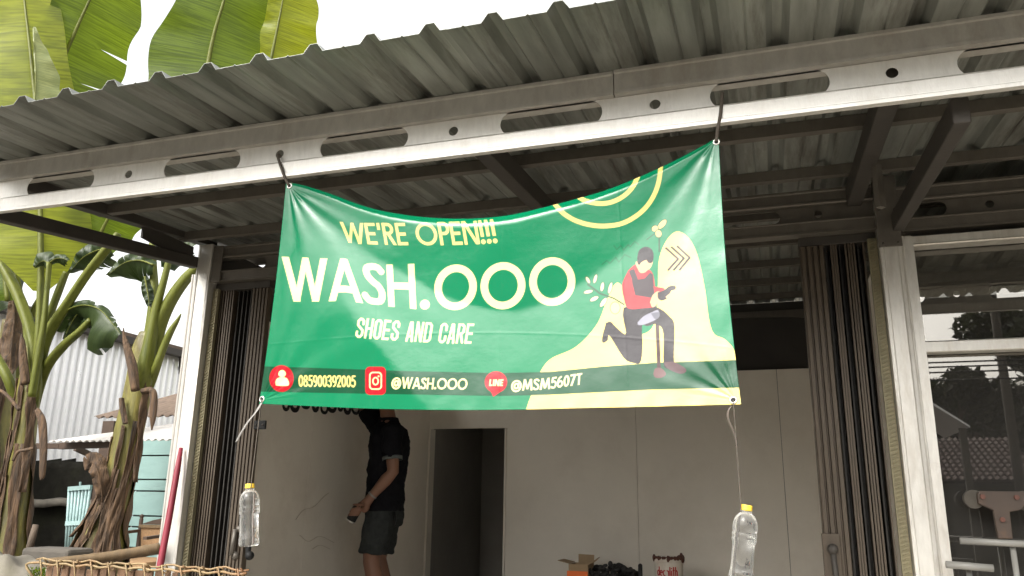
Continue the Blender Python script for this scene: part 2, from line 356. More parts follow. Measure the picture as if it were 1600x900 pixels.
# --- purlins along the shop front
def cprof(d, h, t=.004, lip=.012):     # lipped channel, open to the back
    return [(0, 0), (0, h), (d, h), (d, h-lip), (d-t, h-lip), (d-t, h-t), (t, h-t), (t, t), (d-t, t), (d-t, lip), (d, lip), (d, 0)]
for Y in (2.80, 3.33, 3.95, 4.5, 5.1, 5.7, 6.3):
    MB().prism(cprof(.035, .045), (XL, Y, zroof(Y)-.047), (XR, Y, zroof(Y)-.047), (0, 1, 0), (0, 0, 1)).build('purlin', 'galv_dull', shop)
# --- rafters along the depth
for X in (-.90, .40, 2.1):
    a = Vector((X, 2.27, zroof(2.27)-.10)); c = Vector((X, 6.7, zroof(6.7)-.10))
    MB().prism([(-.03, -.04), (.03, -.04), (.03, .04), (-.03, .04)], a, c, (1, 0, 0), (0, 0, 1)).build('rafter', 'steel_dark', shop, bevel=.004)
ra, rb_ = WX(100, 319, -2.955), WX(322, 384, -2.955); dr = (rb_-ra).normalized(); k0_ = (2.27-ra.y)/dr.y; k1_ = (6.7-ra.y)/dr.y
MB().prism([(-.03, 0), (.03, 0), (.03, .075), (-.03, .075)], ra+dr*k0_, ra+dr*((3.6-ra.y)/dr.y), (1, 0, 0), (0, 0, 1)).build('rafter', 'steel_dark', shop, bevel=.004)
g0, g1 = WX(222, 362, -2.956), WX(300, 400, -2.956)
MB().prism([(g0.y, g0.z-.03), (g1.y, g1.z-.05), (g1.y, g1.z+.05), (g0.y, g0.z+.04)], (-2.962, 0, 0), (-2.950, 0, 0), (0, 1, 0), (0, 0, 1)).build('gusset_plate', 'steel_dark', shop)
# --- struts from the front beam back to the posts
MB().bar(WX(-60, 320, -2.955), WX(306, 411, -2.955), .05, .060).build('strut', 'steel_dark', shop, bevel=.004)
MB().bar(W(1502, 172, 2.27), W(1400, 352, 3.50), .045, .075).build('strut', 'steel_dark', shop, bevel=.004)
MB().bar(Vector((.43, 3.0, zroof(3.0)-.13)), Vector((.43, 3.0, zroof(3.0)-.3)), .03, .02).build('hanger_strap', 'galv_dull', shop)
# --- slotted web sheet
def slotted_web(xa, xb, zc, zlo, zhi, y, th=.003, phase=-.272, per=.656, sl=.166, sr=.041, cr_=.0165):
    b = MB()
    def cell(x0, x1, hole):
        outer = [(x0, zlo), (x1, zlo), (x1, zhi), (x0, zhi)]
        loops = [outer]+([hole] if hole else []); flat = [p for l in loops for p in l]
        tri = tessellate_polygon([[Vector((p[0], p[1], 0)) for p in l] for l in loops]); n = len(flat)
        vs = [(p[0], y, p[1]) for p in flat]+[(p[0], y+th, p[1]) for p in flat]
        fs = [tuple(t) for t in tri]+[tuple(n+i for i in t) for t in tri]
        if hole:
            m = len(hole); fs += [(4+i, 4+(i+1) % m, n+4+(i+1) % m, n+4+i) for i in range(m)]
        fs += [(0, 1, n+1, n), (2, 3, n+3, n+2)]
        b.add(vs, fs)
    k0 = int(math.floor((xa-phase)/per))-1
    for k in range(k0, k0+14):
        c = phase+k*per; s = c+per/2
        for lo, hi, kind in ((c-.1, c+.1, 'c'), (c+.1, c+per-.1, 's')):
            l2, h2 = max(lo, xa), min(hi, xb)
            if h2-l2 < .004: continue
            if kind == 'c':
                hole = arc(c, zc, cr_, cr_, 0, 340, 17) if l2 == lo and h2 == hi else None
            else:
                e0, e1 = max(s-sl, l2+.01), min(s+sl, h2-.01)
                if e1-e0 < .12: hole = None
                else: hole = arc(e1-sr, zc, sr, sr, -90, 90, 12)+arc(e0+sr, zc, sr, sr, 90, 270, 12)
            cell(l2, h2, hole)
    return b
# --- the front beam
FX0, FX1 = -3.3, 3.3
zt = zroof(2.2)
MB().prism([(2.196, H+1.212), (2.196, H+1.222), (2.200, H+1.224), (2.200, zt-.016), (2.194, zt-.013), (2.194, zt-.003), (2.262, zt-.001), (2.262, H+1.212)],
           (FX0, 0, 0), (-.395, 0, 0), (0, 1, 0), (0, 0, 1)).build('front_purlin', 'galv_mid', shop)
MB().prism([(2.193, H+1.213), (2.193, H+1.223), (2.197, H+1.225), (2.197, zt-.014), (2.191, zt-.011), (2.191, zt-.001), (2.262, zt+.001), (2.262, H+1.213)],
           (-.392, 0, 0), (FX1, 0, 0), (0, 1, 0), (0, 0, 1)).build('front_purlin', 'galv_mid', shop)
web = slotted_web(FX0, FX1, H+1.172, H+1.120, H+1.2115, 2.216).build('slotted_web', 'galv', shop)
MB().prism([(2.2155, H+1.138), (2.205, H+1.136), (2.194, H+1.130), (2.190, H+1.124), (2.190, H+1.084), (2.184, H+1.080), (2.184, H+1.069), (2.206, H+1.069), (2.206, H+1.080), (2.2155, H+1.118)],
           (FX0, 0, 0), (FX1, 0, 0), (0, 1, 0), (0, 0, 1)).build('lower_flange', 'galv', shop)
# --- header over the opening and over the window
def header(xa, xb, dz):
    MB().prism([(3.490, H+1.268+dz), (3.486, H+1.272+dz), (3.486, H+1.280+dz), (3.492, H+1.284+dz), (3.492, H+1.322+dz), (3.486, H+1.326+dz), (3.486, H+1.335+dz), (3.545, H+1.335+dz), (3.545, H+1.268+dz)],
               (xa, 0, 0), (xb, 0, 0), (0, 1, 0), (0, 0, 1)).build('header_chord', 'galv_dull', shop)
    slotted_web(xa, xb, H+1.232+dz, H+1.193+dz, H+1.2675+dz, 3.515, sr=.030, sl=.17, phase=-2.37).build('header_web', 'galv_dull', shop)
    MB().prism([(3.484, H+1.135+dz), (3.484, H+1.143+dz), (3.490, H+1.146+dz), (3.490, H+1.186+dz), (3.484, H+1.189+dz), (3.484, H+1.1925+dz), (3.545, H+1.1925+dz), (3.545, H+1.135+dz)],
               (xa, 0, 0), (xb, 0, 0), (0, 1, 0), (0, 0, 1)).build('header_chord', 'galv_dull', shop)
header(-2.843, .473, 0); header(.557, 3.3, -.022)
# --- posts
def post(x0, x1, y0, y1, ztop, m):
    w = x1-x0
    prof = [(0, 0), (.012, -.004), (.016, 0), (w-.016, 0), (w-.012, -.004), (w, 0), (w, y1-y0), (0, y1-y0)]
    return MB().prism(prof, (x0, y0, .02), (x0, y0, ztop), (1, 0, 0), (0, 1, 0)).build('post', m, shop)
post(-2.937, -2.846, 3.465, 3.55, H+1.345, 'galv_post')
post(-2.992, -2.940, 3.50, 3.57, H+1.19, 'galv_mid')
MB().box(-2.845, -2.785, 3.474, 3.483, H+1.13, H+1.335).build('gusset_plate', 'galv_dull', shop, bevel=.002)
rp = post(.475, .555, 3.455, 3.54, H+1.352, 'galv_post')
MB().box(.470, .560, 3.446, 3.452, H+1.04, H+1.352).build('gusset_plate', 'galv_dull', shop, bevel=.002)
for dx in (.487, .543):
    for zz in (1.055, 1.20):
        MB().ball((dx, 3.446, H+zz), .005, 8, 5).build('rivet', 'steel_dark', shop, smooth=True)
post(2.95, 3.03, 3.455, 3.54, H+1.345, 'galv_post')
# --- the window bay
win = MB().prism([(0, 0), (.008, -.003), (.012, 0), (.047, 0), (.047, .07), (0, .07)], (.558, 3.478, .62), (.558, 3.478, H+1.088), (1, 0, 0), (0, 1, 0)).build('window', 'galv_post', shop)
MB().prism([(3.48, H+1.045), (3.476, H+1.05), (3.48, H+1.055), (3.48, H+1.086), (3.55, H+1.086), (3.55, H+1.045)], (.6055, 0, 0), (2.949, 0, 0), (0, 1, 0), (0, 0, 1)).build('window_head', 'galv_post', win)
MB().prism([(3.492, H+.603), (3.488, H+.606), (3.488, H+.644), (3.498, H+.650), (3.55, H+.650), (3.55, H+.603)], (.6055, 0, 0), (2.949, 0, 0), (0, 1, 0), (0, 0, 1)).build('transom', 'galv_post', win)
MB().box(.607, 2.948, 3.56, 3.565, H+.646, H+1.05).build('pane', 'glass', win)
MB().box(.607, 2.948, 3.56, 3.565, .64, H+.606).build('pane', 'glass', win)
MB().box(.6055, 2.949, 3.49, 3.60, .60, .655).build('sill', 'galv_post', win)
# --- folding doors: each folded leaf a slat of its own
ZT = H+1.10; ZB = .612
def folding_door(lines, darks, ribs, plate_x, emb, knobs):
    track = MB().box(lines[0]-.03 if lines[0] < -1 else plate_x[0], plate_x[1] if lines[0] < -1 else emb[1], 3.53, 3.68, H+1.095, H+1.1345).build('folding_door', 'steel_dark', shop, bevel=.003)
    for x in lines:
        b = MB(); b.box(-.0022, .0022, 3.545, 3.63, ZB, ZT); b.box(-.0038, .0038, 3.538, 3.545, ZB, ZT)
        o = b.build('slat', 'slat', track); o.location.x += x
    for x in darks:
        o = MB().box(-.003, .003, 3.56, 3.64, ZB, ZT).build('slat', 'slat_dark', track); o.location.x += x  # darker slats: shade between the leaves is put into their colour
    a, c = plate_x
    MB().box(min(lines+darks)-.012, max(lines+darks)+.012, 3.645, 3.655, ZB, ZT).build('backing_leaf', 'slat_dark', track)  # plate added behind the slats to keep their gaps dark
    w = (c-a)/ribs; prof = []
    for k in range(ribs):
        o = k*w; prof += [(o+.0, .012), (o+w*.14, .012), (o+w*.28, 0), (o+w*.86, 0), (o+w*.98, .012)]
    prof += [(ribs*w, .035), (0, .035)]
    MB().prism(prof, (a, 3.52, ZB), (a, 3.52, ZT-.01), (1, 0, 0), (0, 1, 0)).build('lead_panel', 'slat', track)
    b = MB(); e0, e1 = emb; b.box(e0, e1, 3.507, 3.53, ZB, ZT+.0); z = ZB+.01; we = e1-e0
    while z < ZT-.02:
        b.prism([(0, 0), (.0075, 0), (.0055, -.005), (.002, -.005)], (e0+.005, 3.507, z), (e1-.005, 3.507, z+.010), (0, 0, 1), (0, 1, 0)); z += .0165
    b.build('guide_strip', 'emb', track)
    return track
M['emb'] = mat('embossed_olive_strip', (.22, .195, .12), .5, .4, .2, 15, (3, 3, 1), .1, 50)
def lx(px, py=722, Y=3.545): return W(px, py, Y).x
fl = folding_door([lx(p) for p in (308, 313.5, 318, 321.5, 326, 329.5, 333.5, 337.5)], [lx(p) for p in (343, 350, 357, 363, 369)], 5, (lx(371), lx(398)), (-2.842, -2.812), None)
fr = folding_door([lx(p, 493) for p in (1308, 1311.8, 1315.6, 1331, 1336, 1340, 1344.5, 1360)], [lx(p, 493) for p in (1300, 1322, 1352)], 4, (lx(1257, 493), lx(1296, 493)), (.437, .472), None)
# door furniture
b = MB(); p0, p1 = W(368, 827, 3.50), W(361, 868, 3.50)
b.tube([p0, p1], .011, 10); b.ball(p0+Vector((.01, .02, 0)), .019); b.ball(p1+Vector((.01, .02, 0)), .021)
b.build('pull_handle', 'galv_dull', fl, smooth=True)
b = MB(); b.ball(W(390, 868, 3.515), .022); b.ball(W(388, 858, 3.515), (.014, .014, .05)); b.build('lock_knob', 'black', fl, smooth=True)
c = W(407, 664, 3.51); b = MB(); b.box(c.x-.034, c.x+.034, 3.500, 3.515, c.z-.022, c.z+.022); b.build('latch_bracket', 'black', fl, bevel=.004)
for dx in (-.02, .02): MB().ball((c.x+dx, 3.499, c.z), .006, 8, 5).build('bolt', 'steel_dark', fl, smooth=True)
c = W(1300, 865, 3.515); MB().box(c.x-.034, c.x+.034, 3.508, 3.522, c.z-.3, c.z+.075).build('lock_plate', 'slat', fr, bevel=.004)
b = MB(); k = W(1301, 858, 3.49); b.ball(k, .021); b.tube([k+Vector((0, .0, -.01)), k+Vector((.01, .01, -.2))], .011, 10); b.build('pull_handle', 'steel_dark', fr, smooth=True)
# --- inner wall boards
def board(x0, x1, y0, y1, z0, z1, m='panel', name='wall_board', par=shop): return MB().box(x0, x1, y0, y1, z0, z1).build(name, m, par, bevel=.002)
zw = H+1.067
lw = board(-2.950, -2.930, 3.582, 4.748, .602, zw, 'panel2')
board(-2.950, -2.930, 4.751, 5.968, .602, zw, 'panel2'); board(-2.950, -2.930, 5.971, 6.80, .602, zw, 'panel')
dz = H+.632
prof = [(-2.195, .602), (-1.0725, .602), (-1.0725, zw), (-2.929, zw), (-2.929, dz), (-2.195, dz)]
MB().prism(prof, (0, 6.70, 0), (0, 6.72, 0), (1, 0, 0), (0, 0, 1)).build('wall_board', 'panel', shop)
board(-1.0695, .0655, 6.70, 6.72, .602, zw); board(.0685, .62, 6.70, 6.72, .602, zw)
board(-2.19, .62, 6.724, 6.744, .602, zw-.022, 'dark_board', 'backing_wall')  # unseen board added to stop daylight leaking through the joints
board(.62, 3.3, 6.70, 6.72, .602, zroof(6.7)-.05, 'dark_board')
board(-2.95, .62, 6.765, 6.785, zw-.02, zroof(6.77)-.004, 'dark_board', 'gable_board')  # dark sheet stands in for the shaded void above the wall
prof = [(-1.2, H+1.56), (.62, H+1.56), (.62, H+1.47), (.2, H+1.50), (-.2, H+1.515), (-.7, H+1.52), (-1.2, H+1.515)]
MB().prism(prof, (0, 6.74, 0), (0, 6.76, 0), (1, 0, 0), (0, 0, 1)).build('curved_trim', 'galv_dull', shop)
board(.60, .62, 3.60, 6.698, .602, zroof(4.0)-.12, 'panel')
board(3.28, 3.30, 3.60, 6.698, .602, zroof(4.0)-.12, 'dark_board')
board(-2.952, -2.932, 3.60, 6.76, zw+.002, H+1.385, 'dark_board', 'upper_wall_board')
# jamb of the doorway and the unlit back room
MB().box(-2.929, -2.912, 6.69, 6.80, .602, dz-.0).build('door_jamb', 'panel', shop)
MB().box(-2.214, -2.197, 6.69, 6.80, .602, dz-.0).build('door_jamb', 'panel', shop)
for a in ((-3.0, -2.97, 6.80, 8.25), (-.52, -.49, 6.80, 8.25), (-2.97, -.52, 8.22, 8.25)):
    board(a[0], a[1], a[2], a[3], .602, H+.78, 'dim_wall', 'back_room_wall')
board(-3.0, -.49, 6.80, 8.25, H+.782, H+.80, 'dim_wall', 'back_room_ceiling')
# black brush lettering begun on the left wall (its lower loops show under the banner)
b = MB()
def wall_stroke(pts, r):
    P = smooth_curve([(y, z) for y, z in pts], 14); n = len(P); vs = []
    for i in range(n):
        t = P[min(i+1, n-1)]-P[max(i-1, 0)]; t /= np.linalg.norm(t); nn = np.array([-t[1], t[0]])*r
        for q in (P[i]-nn, P[i]+nn):
            for x in (-2.9295, -2.9262): vs.append((x, q[0], q[1]))
    fs = []
    for i in range(n-1):
        o = i*4; fs += [(o+1, o+3, o+7, o+5), (o, o+1, o+5, o+4), (o+2, o+3, o+7, o+6)]
    fs += [(0, 1, 3, 2), (n*4-4, n*4-3, n*4-1, n*4-2)]
    b.add(vs, fs)
for k, (px, py) in enumerate([(447, 640), (461, 641), (478, 637), (493, 641), (507, 645), (519, 642), (532, 641), (543, 645), (556, 646)]):
    p = WX(px, py, -2.928); y, z = p.y, p.z; s = .032+.010*((k*7) % 3)
    wall_stroke([(y-s, z+.13), (y-s*1.15, z+.03), (y-s*.3, z), (y+s*.8, z+.02), (y+s*.9, z+.13)], .011+.004*(k % 2))
    if k % 2: wall_stroke([(y-s*.2, z+.12), (y, z+.05), (y+s*.3, z+.11)], .009)
wall_stroke([(4.35, H+.72), (4.6, H+.76), (4.9, H+.73), (5.2, H+.77)], .016)
b.build('painted_lettering', 'black', lw)
b = MB()
def wall_px(pts, r): wall_stroke([(q.y, q.z) for q in (WX(a, c, -2.928) for a, c in pts)], r)
wall_px([(462,812),(474,797),(490,792),(506,776),(514,770)], .0016); wall_px([(468,836),(482,846),(500,838),(522,848)], .0014); wall_px([(488,858),(500,852),(516,858)], .0013)
M['pencil'] = mat('faint_pencil', (.50, .44, .36), .9, 0, .1, 20)
b.build('pencil_sketch', 'pencil', lw)
# ================================================================== banner
BY = 2.165
def lin(c): 
    c = np.array(c, float)/255.; return np.where(c <= .04045, c/12.92, ((c+.055)/1.055)**2.4)
TOP = [(447,285),(462,287),(480,291),(520,304),(560,319),(600,330),(650,338),(700,341.5),(750,341),(800,335.5),(850,324),(900,311),(950,296),(1000,276),(1050,253),(1090,232),(1123,214)]
BOT = [(405,631),(470,634),(560,638),(640,640),(720,641),(820,640),(900,638),(1000,636),(1080,634),(1158,632)]
TOPs = smooth_curve(TOP, 240); BOTs = smooth_curve(BOT, 240)
NU, NV = 860, 420
def banner_grid():
    s = np.linspace(0, 1, NU+1); t = np.linspace(0, 1, NV+1)
    tx = np.interp(447+(1123-447)*s, TOPs[:, 0], TOPs[:, 0]); ty = np.interp(tx, TOPs[:, 0], TOPs[:, 1])
    bx = 405+(1158-405)*s; by = np.interp(bx, BOTs[:, 0], BOTs[:, 1])
    S, T = np.meshgrid(s, t, indexing='ij')
    bow = -5*np.sin(np.pi*T)*np.clip(S*2-1, 0, 1)**2+3*np.sin(np.pi*T)*np.clip(1-S*2, 0, 1)**2   # side hems pulled slightly in
    X = bx[:, None]*(1-T)+tx[:, None]*T+bow; Y = by[:, None]*(1-T)+ty[:, None]*T
    return X, Y, S, T
BXp, BYp, BS, BT = banner_grid()
def softplus(d, w): return w*np.logaddexp(0, d/w)
F1 = [(440,278),(480,322),(520,352),(580,398),(640,432),(690,460),(740,477),(790,485),(840,478),(900,448),(960,405),(1010,360),(1050,312),(1090,258),(1130,205)]
F2 = [(280,446),(340,474),(400,502),(460,533),(520,574),(580,624),(640,664)]
F3 = [(210,1122),(260,1108),(320,1086),(380,1058),(450,1040),(560,1032),(640,1030)]
def sm1(pts, n=300): return smooth_curve(pts, n)
def heightfield(X, Y, S, T):
    f1 = sm1(F1); y1 = np.interp(X, f1[:, 0], f1[:, 1]); g1 = np.gradient(f1[:, 1], f1[:, 0]); gg = np.interp(X, f1[:, 0], g1)
    d1 = (y1-Y)/np.sqrt(1+gg*gg)
    f2 = sm1(F2); x2 = np.interp(Y, f2[:, 0], f2[:, 1]); d2 = (x2-X)*.82
    f3 = sm1(F3); x3 = np.interp(Y, f3[:, 0], f3[:, 1]); d3 = (X-x3)*.9
    h = np.zeros_like(X)
    h += -.205*softplus(d1, 2.2)                                   # above the swag: leans out, faces down
    h += .215*softplus(d2, 2.6)*(1-np.exp(-np.clip(d2+30, 0, 400)/30))
    h += -.075*softplus(d3, 4.0)
    lower = np.clip((Y-y1)/160, 0, 1)
    h += -.050*(Y-430)*1.0                                         # hangs with the foot a little forward
    # rolled hem along the sagging top edge
    ty = np.interp(X, TOPs[:, 0], TOPs[:, 1]); e = (Y-ty)
    roll = 13*np.sin(np.pi*np.clip(S, 0.0, 1))**.6+2
    q = np.clip(1-e/roll, 0, 1); h += 9.0*q**2*np.sin(np.pi*S)**.5
    # tension creases that leave the eyelets
    for (cx, cy, a0, a1, k, amp) in ((452,291, 20, 92, 17, .9), (1118,220, 95, 150, 14, .8), (409,625, -80, -5, 16, .8), (1150,625, 185, 265, 16, .7)):
        r = np.hypot(X-cx, Y-cy)+1; an = np.degrees(np.arctan2(Y-cy, X-cx)); an = np.where((a1 > 180) & (an < 0), an+360, an)
        win_ = np.clip((an-a0)/12, 0, 1)*np.clip((a1-an)/12, 0, 1)
        h += amp*win_*np.sin(np.radians(an)*k+np.sin(r/60))*np.clip(r/25, 0, 1)*np.exp(-r/150)
    # hand creases
    h += .35*np.sin(X/23+np.sin(Y/31)*1.7)*np.sin(Y/37+np.sin(X/41))+.40*np.sin(X/7.5+2.2*np.sin(Y/61)+Y/90)*np.clip((560-X)/90, 0, 1)*np.clip((Y-350)/60, 0, 1)
    h += .30*np.sin(X/8+np.sin(Y/17)*1.2)*np.clip((Y-585)/40, 0, 1)+.25*np.sin(Y/11+np.sin(X/13)*2)*np.clip((X-1060)/60, 0, 1)
    h += 1.3*np.sin((X+Y*.8)/95+.6)*lower
    for x_ in (592, 783, 972): h += -.16*np.exp(-((X-x_-.05*(Y-430)*(x_-783)/190)/2.0)**2)
    h += -.14*np.exp(-((Y-520-.00016*(X-760)**2)/2.0)**2)
    return h
HF = heightfield(BXp, BYp, BS, BT)
HF = HF-HF[NU//2, NV//3]
# ---- print
GREEN = lin((0, 104, 68)); CREAM = lin((220, 207, 148)); YEL = lin((214, 194, 112)); BAND = lin((2, 62, 37)); RED = lin((160, 14, 28))
CLR = np.tile(GREEN, (BXp.size, 1)); PX = BXp.ravel(); PY = BYp.ravel()
CLR *= (1+.02*np.sin(PX/57)*np.sin(PY/43))[:, None]
def blend(idx, a, col, op=1.0):
    a = np.clip(a, 0, 1)*op; CLR[idx] = CLR[idx]*(1-a[:, None])+np.asarray(col)[None, :]*a[:, None]
def near(x0, y0, x1, y1, pad=3): return np.nonzero((PX > x0-pad) & (PX < x1+pad) & (PY > y0-pad) & (PY < y1+pad))[0]
def seg_d(x, y, a, b):
    dx, dy = b[0]-a[0], b[1]-a[1]; L2 = dx*dx+dy*dy+1e-9
    t = np.clip(((x-a[0])*dx+(y-a[1])*dy)/L2, 0, 1); return np.hypot(x-a[0]-t*dx, y-a[1]-t*dy)
def poly_sd(x, y, P):
    d = np.full(x.shape, 1e9); ins = np.zeros(x.shape, bool); n = len(P)
    for i in range(n):
        a, b = P[i], P[(i+1) % n]; d = np.minimum(d, seg_d(x, y, a, b))
        c = ((a[1] > y) != (b[1] > y)); xx = (b[0]-a[0])*(y-a[1])/((b[1]-a[1]) if abs(b[1]-a[1]) > 1e-9 else 1e-9)+a[0]
        ins ^= c & (x < xx)
    return np.where(ins, -d, d)
AA = .85
def fill(P, col, op=1.0, outline=None, ow=1.2):
    P = [tuple(p) for p in P]; xs = [p[0] for p in P]; ys = [p[1] for p in P]
    i = near(min(xs), min(ys), max(xs), max(ys)); sd_ = poly_sd(PX[i], PY[i], P)
    blend(i, .5-sd_/AA, col, op)
    if outline is not None: blend(i, .5-(np.abs(sd_)-ow/2)/AA, outline)
def smoothpoly(P, n=60): return smooth_curve(list(P)+[P[0]], n)[:-1]
def fills(P, col, n=60, **k): fill(smoothpoly(P, n), col, **k)
def line(P, w, col, op=1.0):
    xs = [p[0] for p in P]; ys = [p[1] for p in P]; i = near(min(xs), min(ys), max(xs), max(ys), 3+w)
    d = np.full(len(i), 1e9)
    for a, b in zip(P[:-1], P[1:]): d = np.minimum(d, seg_d(PX[i], PY[i], a, b))
    blend(i, .5-(d-w/2)/AA, col, op)
# ---- a stroke alphabet (cap height 1); prims: ('p', polygon) or ('l', polyline)
def glyph(ch, t, wd=1.0):
    """returns (advance, prims) ; t = stroke weight"""
    h = t/2; P = []
    def poly(*p): P.append(('p', [(a*wd, b) for a, b in p]))
    def ln(p): P.append(('l', [(a*wd, b) for a, b in p]))
    def vst(x, y0=0, y1=1): poly((x-h/wd, y0), (x+h/wd, y0), (x+h/wd, y1), (x-h/wd, y1))
    def hst(y, x0, x1): poly((x0, y-h), (x1, y-h), (x1, y+h), (x0, y+h))
    def dia(xa, ya, xb, yb, k=1.12): q = h/wd*k; poly((xa-q, ya), (xa+q, ya), (xb+q, yb), (xb-q, yb))
    e = h
    def ov(cx, cy, rx, ry, a0=0, a1=360, n=30): ln(arc(cx, cy, rx, ry, a0, a1, n))
    if ch == 'W': dia(.10, 1, .34, 0); dia(.34, 0, .60, 1, .95); dia(.60, 1, .80, 0, .95); dia(.80, 0, 1.06, 1); A = 1.12
    elif ch == 'M': dia(.10, 0, .22, 1); dia(.22, 1, .50, .12); dia(.78, 1, .50, .12); dia(.90, 0, .78, 1); A = 1.0
    elif ch == 'A': dia(.08, 0, .42, 1); dia(.76, 0, .42, 1); hst(.28, .22, .62); A = .84
    elif ch == 'H': vst(.10); vst(.64); hst(.5, .10, .64); A = .74
    elif ch == 'N': vst(.10); vst(.68); dia(.14, 1, .64, 0); A = .78
    elif ch == 'E': vst(.10); hst(1-h, .10, .52); hst(.5, .10, .48); hst(h, .10, .52); A = .56
    elif ch == 'L': vst(.10); hst(h, .10, .46); A = .50
    elif ch == 'T': vst(.28); hst(1-h, .02, .54); A = .56
    elif ch == 'I': vst(.10); A = .20
    elif ch == 'R': vst(.10); ln([(.10, 1-e), (.30, 1-e)]+arc(.30, .73, .17, .27-e, 90, -90, 14)+[(.10, .46+e)]); dia(.52, 0, .28, .48); A = .60
    elif ch == 'P': vst(.10); ln([(.10, 1-e), (.30, 1-e)]+arc(.30, .72, .18, .28-e, 90, -90, 14)+[(.10, .44+e)]); A = .54
    elif ch == 'D': vst(.10); ln([(.10, 1-e), (.28, 1-e)]+arc(.28, .5, .30, .5-e, 90, -90, 18)+[(.10, e)]); A = .66
    elif ch == 'O': ov(.50, .5, .5-h/wd, .5-e); A = 1.04
    elif ch == '0': ov(.27, .5, .27-h/wd*1, .5-e); A = .56
    elif ch == 'C': ln(arc(.36, .5, .30, .5-e, 52, 308, 24)); A = .62
    elif ch == 'S': ln(smooth_curve([(.48, .83), (.40, 1-e*1.1), (.26, 1-e), (.12, .86), (.13, .70), (.26, .56), (.40, .46), (.48, .30), (.44, .12), (.28, e), (.14, e*1.3), (.05, .20)], 36)); A = .58
    elif ch == '8': ov(.27, .74, .17, .26-e); ov(.27, .27, .21, .27-e); A = .56
    elif ch == '5': ln([(.46, 1-e), (.16, 1-e), (.13, .58)]); ln(smooth_curve([(.13, .56), (.28, .62), (.45, .48), (.46, .25), (.32, e), (.16, e*1.2), (.05, .16)], 24)); A = .56
    elif ch == '9': ov(.27, .68, .20, .32-e); ln(smooth_curve([(.47, .68), (.46, .42), (.36, .16), (.20, 0+e)], 14)); A = .56
    elif ch == '6': ov(.27, .32, .20, .32-e); ln(smooth_curve([(.07, .32), (.08, .58), (.18, .84), (.34, 1-e)], 14)); A = .56
    elif ch == '3': ln(smooth_curve([(.07, .84), (.16, 1-e), (.34, 1-e), (.45, .78), (.38, .58), (.24, .53), (.40, .47), (.48, .28), (.38, e*1.1), (.18, e), (.05, .17)], 34)); A = .56
    elif ch == '2': ln(smooth_curve([(.08, .74), (.12, .92), (.26, 1-e), (.42, .92), (.45, .70), (.34, .46), (.10, e)], 26)); hst(h, .06, .50); A = .56
    elif ch == '7': hst(1-h, .04, .52); dia(.16, 0, .46, 1-h); A = .54
    elif ch == '.': ov(.14, .10, .03, .03, n=8); A = .28
    elif ch == "'": vst(.10, .68, 1.0); A = .22
    elif ch == '!': dia(.12, .30, .10, 1, 1.1); ov(.12, .08, .035, .035, n=8); A = .26
    elif ch == '@': ln(arc(.45, .42, .42, .46, -50, 300, 34)); ov(.44, .42, .18, .21); ln([(.64, .64), (.63, .34), (.72, .24)]); A = .96
    else: A = .36
    return A*wd, P
def glyph_sq(ch, t, wd=1.0):
    h = t/2; P = []; w = .40; c = .10
    def ln(p): P.append(('l', [(a*wd, b) for a, b in p]))
    def poly(*p): P.append(('p', [(a*wd, b) for a, b in p]))
    def vst(x, y0=0, y1=1): poly((x-h/wd, y0), (x+h/wd, y0), (x+h/wd, y1), (x-h/wd, y1))
    l, r, b_, t_ = h/wd, w-h/wd, h, 1-h
    if ch == 'O': ln([(l, b_+c), (l+c, b_), (r-c, b_), (r, b_+c), (r, t_-c), (r-c, t_), (l+c, t_), (l, t_-c), (l, b_+c)])
    elif ch == 'D': vst(l); ln([(l, t_), (r-c, t_), (r, t_-c), (r, b_+c), (r-c, b_), (l, b_)])
    elif ch == 'C': ln([(r, .66), (r, t_-c), (r-c, t_), (l+c, t_), (l, t_-c), (l, b_+c), (l+c, b_), (r-c, b_), (r, b_+c), (r, .34)])
    elif ch == 'S': ln([(r, .70), (r, t_-c), (r-c, t_), (l+c, t_), (l, t_-c), (l, .64), (r, .38), (r, b_+c), (r-c, b_), (l+c, b_), (l, b_+c), (l, .30)])
    elif ch == 'H': vst(l); vst(r); poly((l, .5-h), (r, .5-h), (r, .5+h), (l, .5+h))
    elif ch == 'N': vst(l); vst(r); poly((l-h/wd, 1), (l+h/wd*1.2, 1), (r+h/wd, 0), (r-h/wd*1.2, 0))
    elif ch == 'A': ln([(l, b_-h*.5), (w*.42, t_), (w*.58, t_), (r, b_-h*.5)]); poly((l, .26-h), (r, .26-h), (r, .26+h), (l, .26+h))
    elif ch == 'R': vst(l); ln([(l, t_), (r-c, t_), (r, t_-c), (r, .58), (r-c, .48), (l, .48)]); ln([(w*.5, .48), (r, b_)])
    elif ch == 'E':
        vst(l)
        for y in (b_, .5, t_): poly((l, y-h), (w*.92, y-h), (w*.92, y+h), (l, y+h))
    else: return .26*wd, []
    return w*wd, P
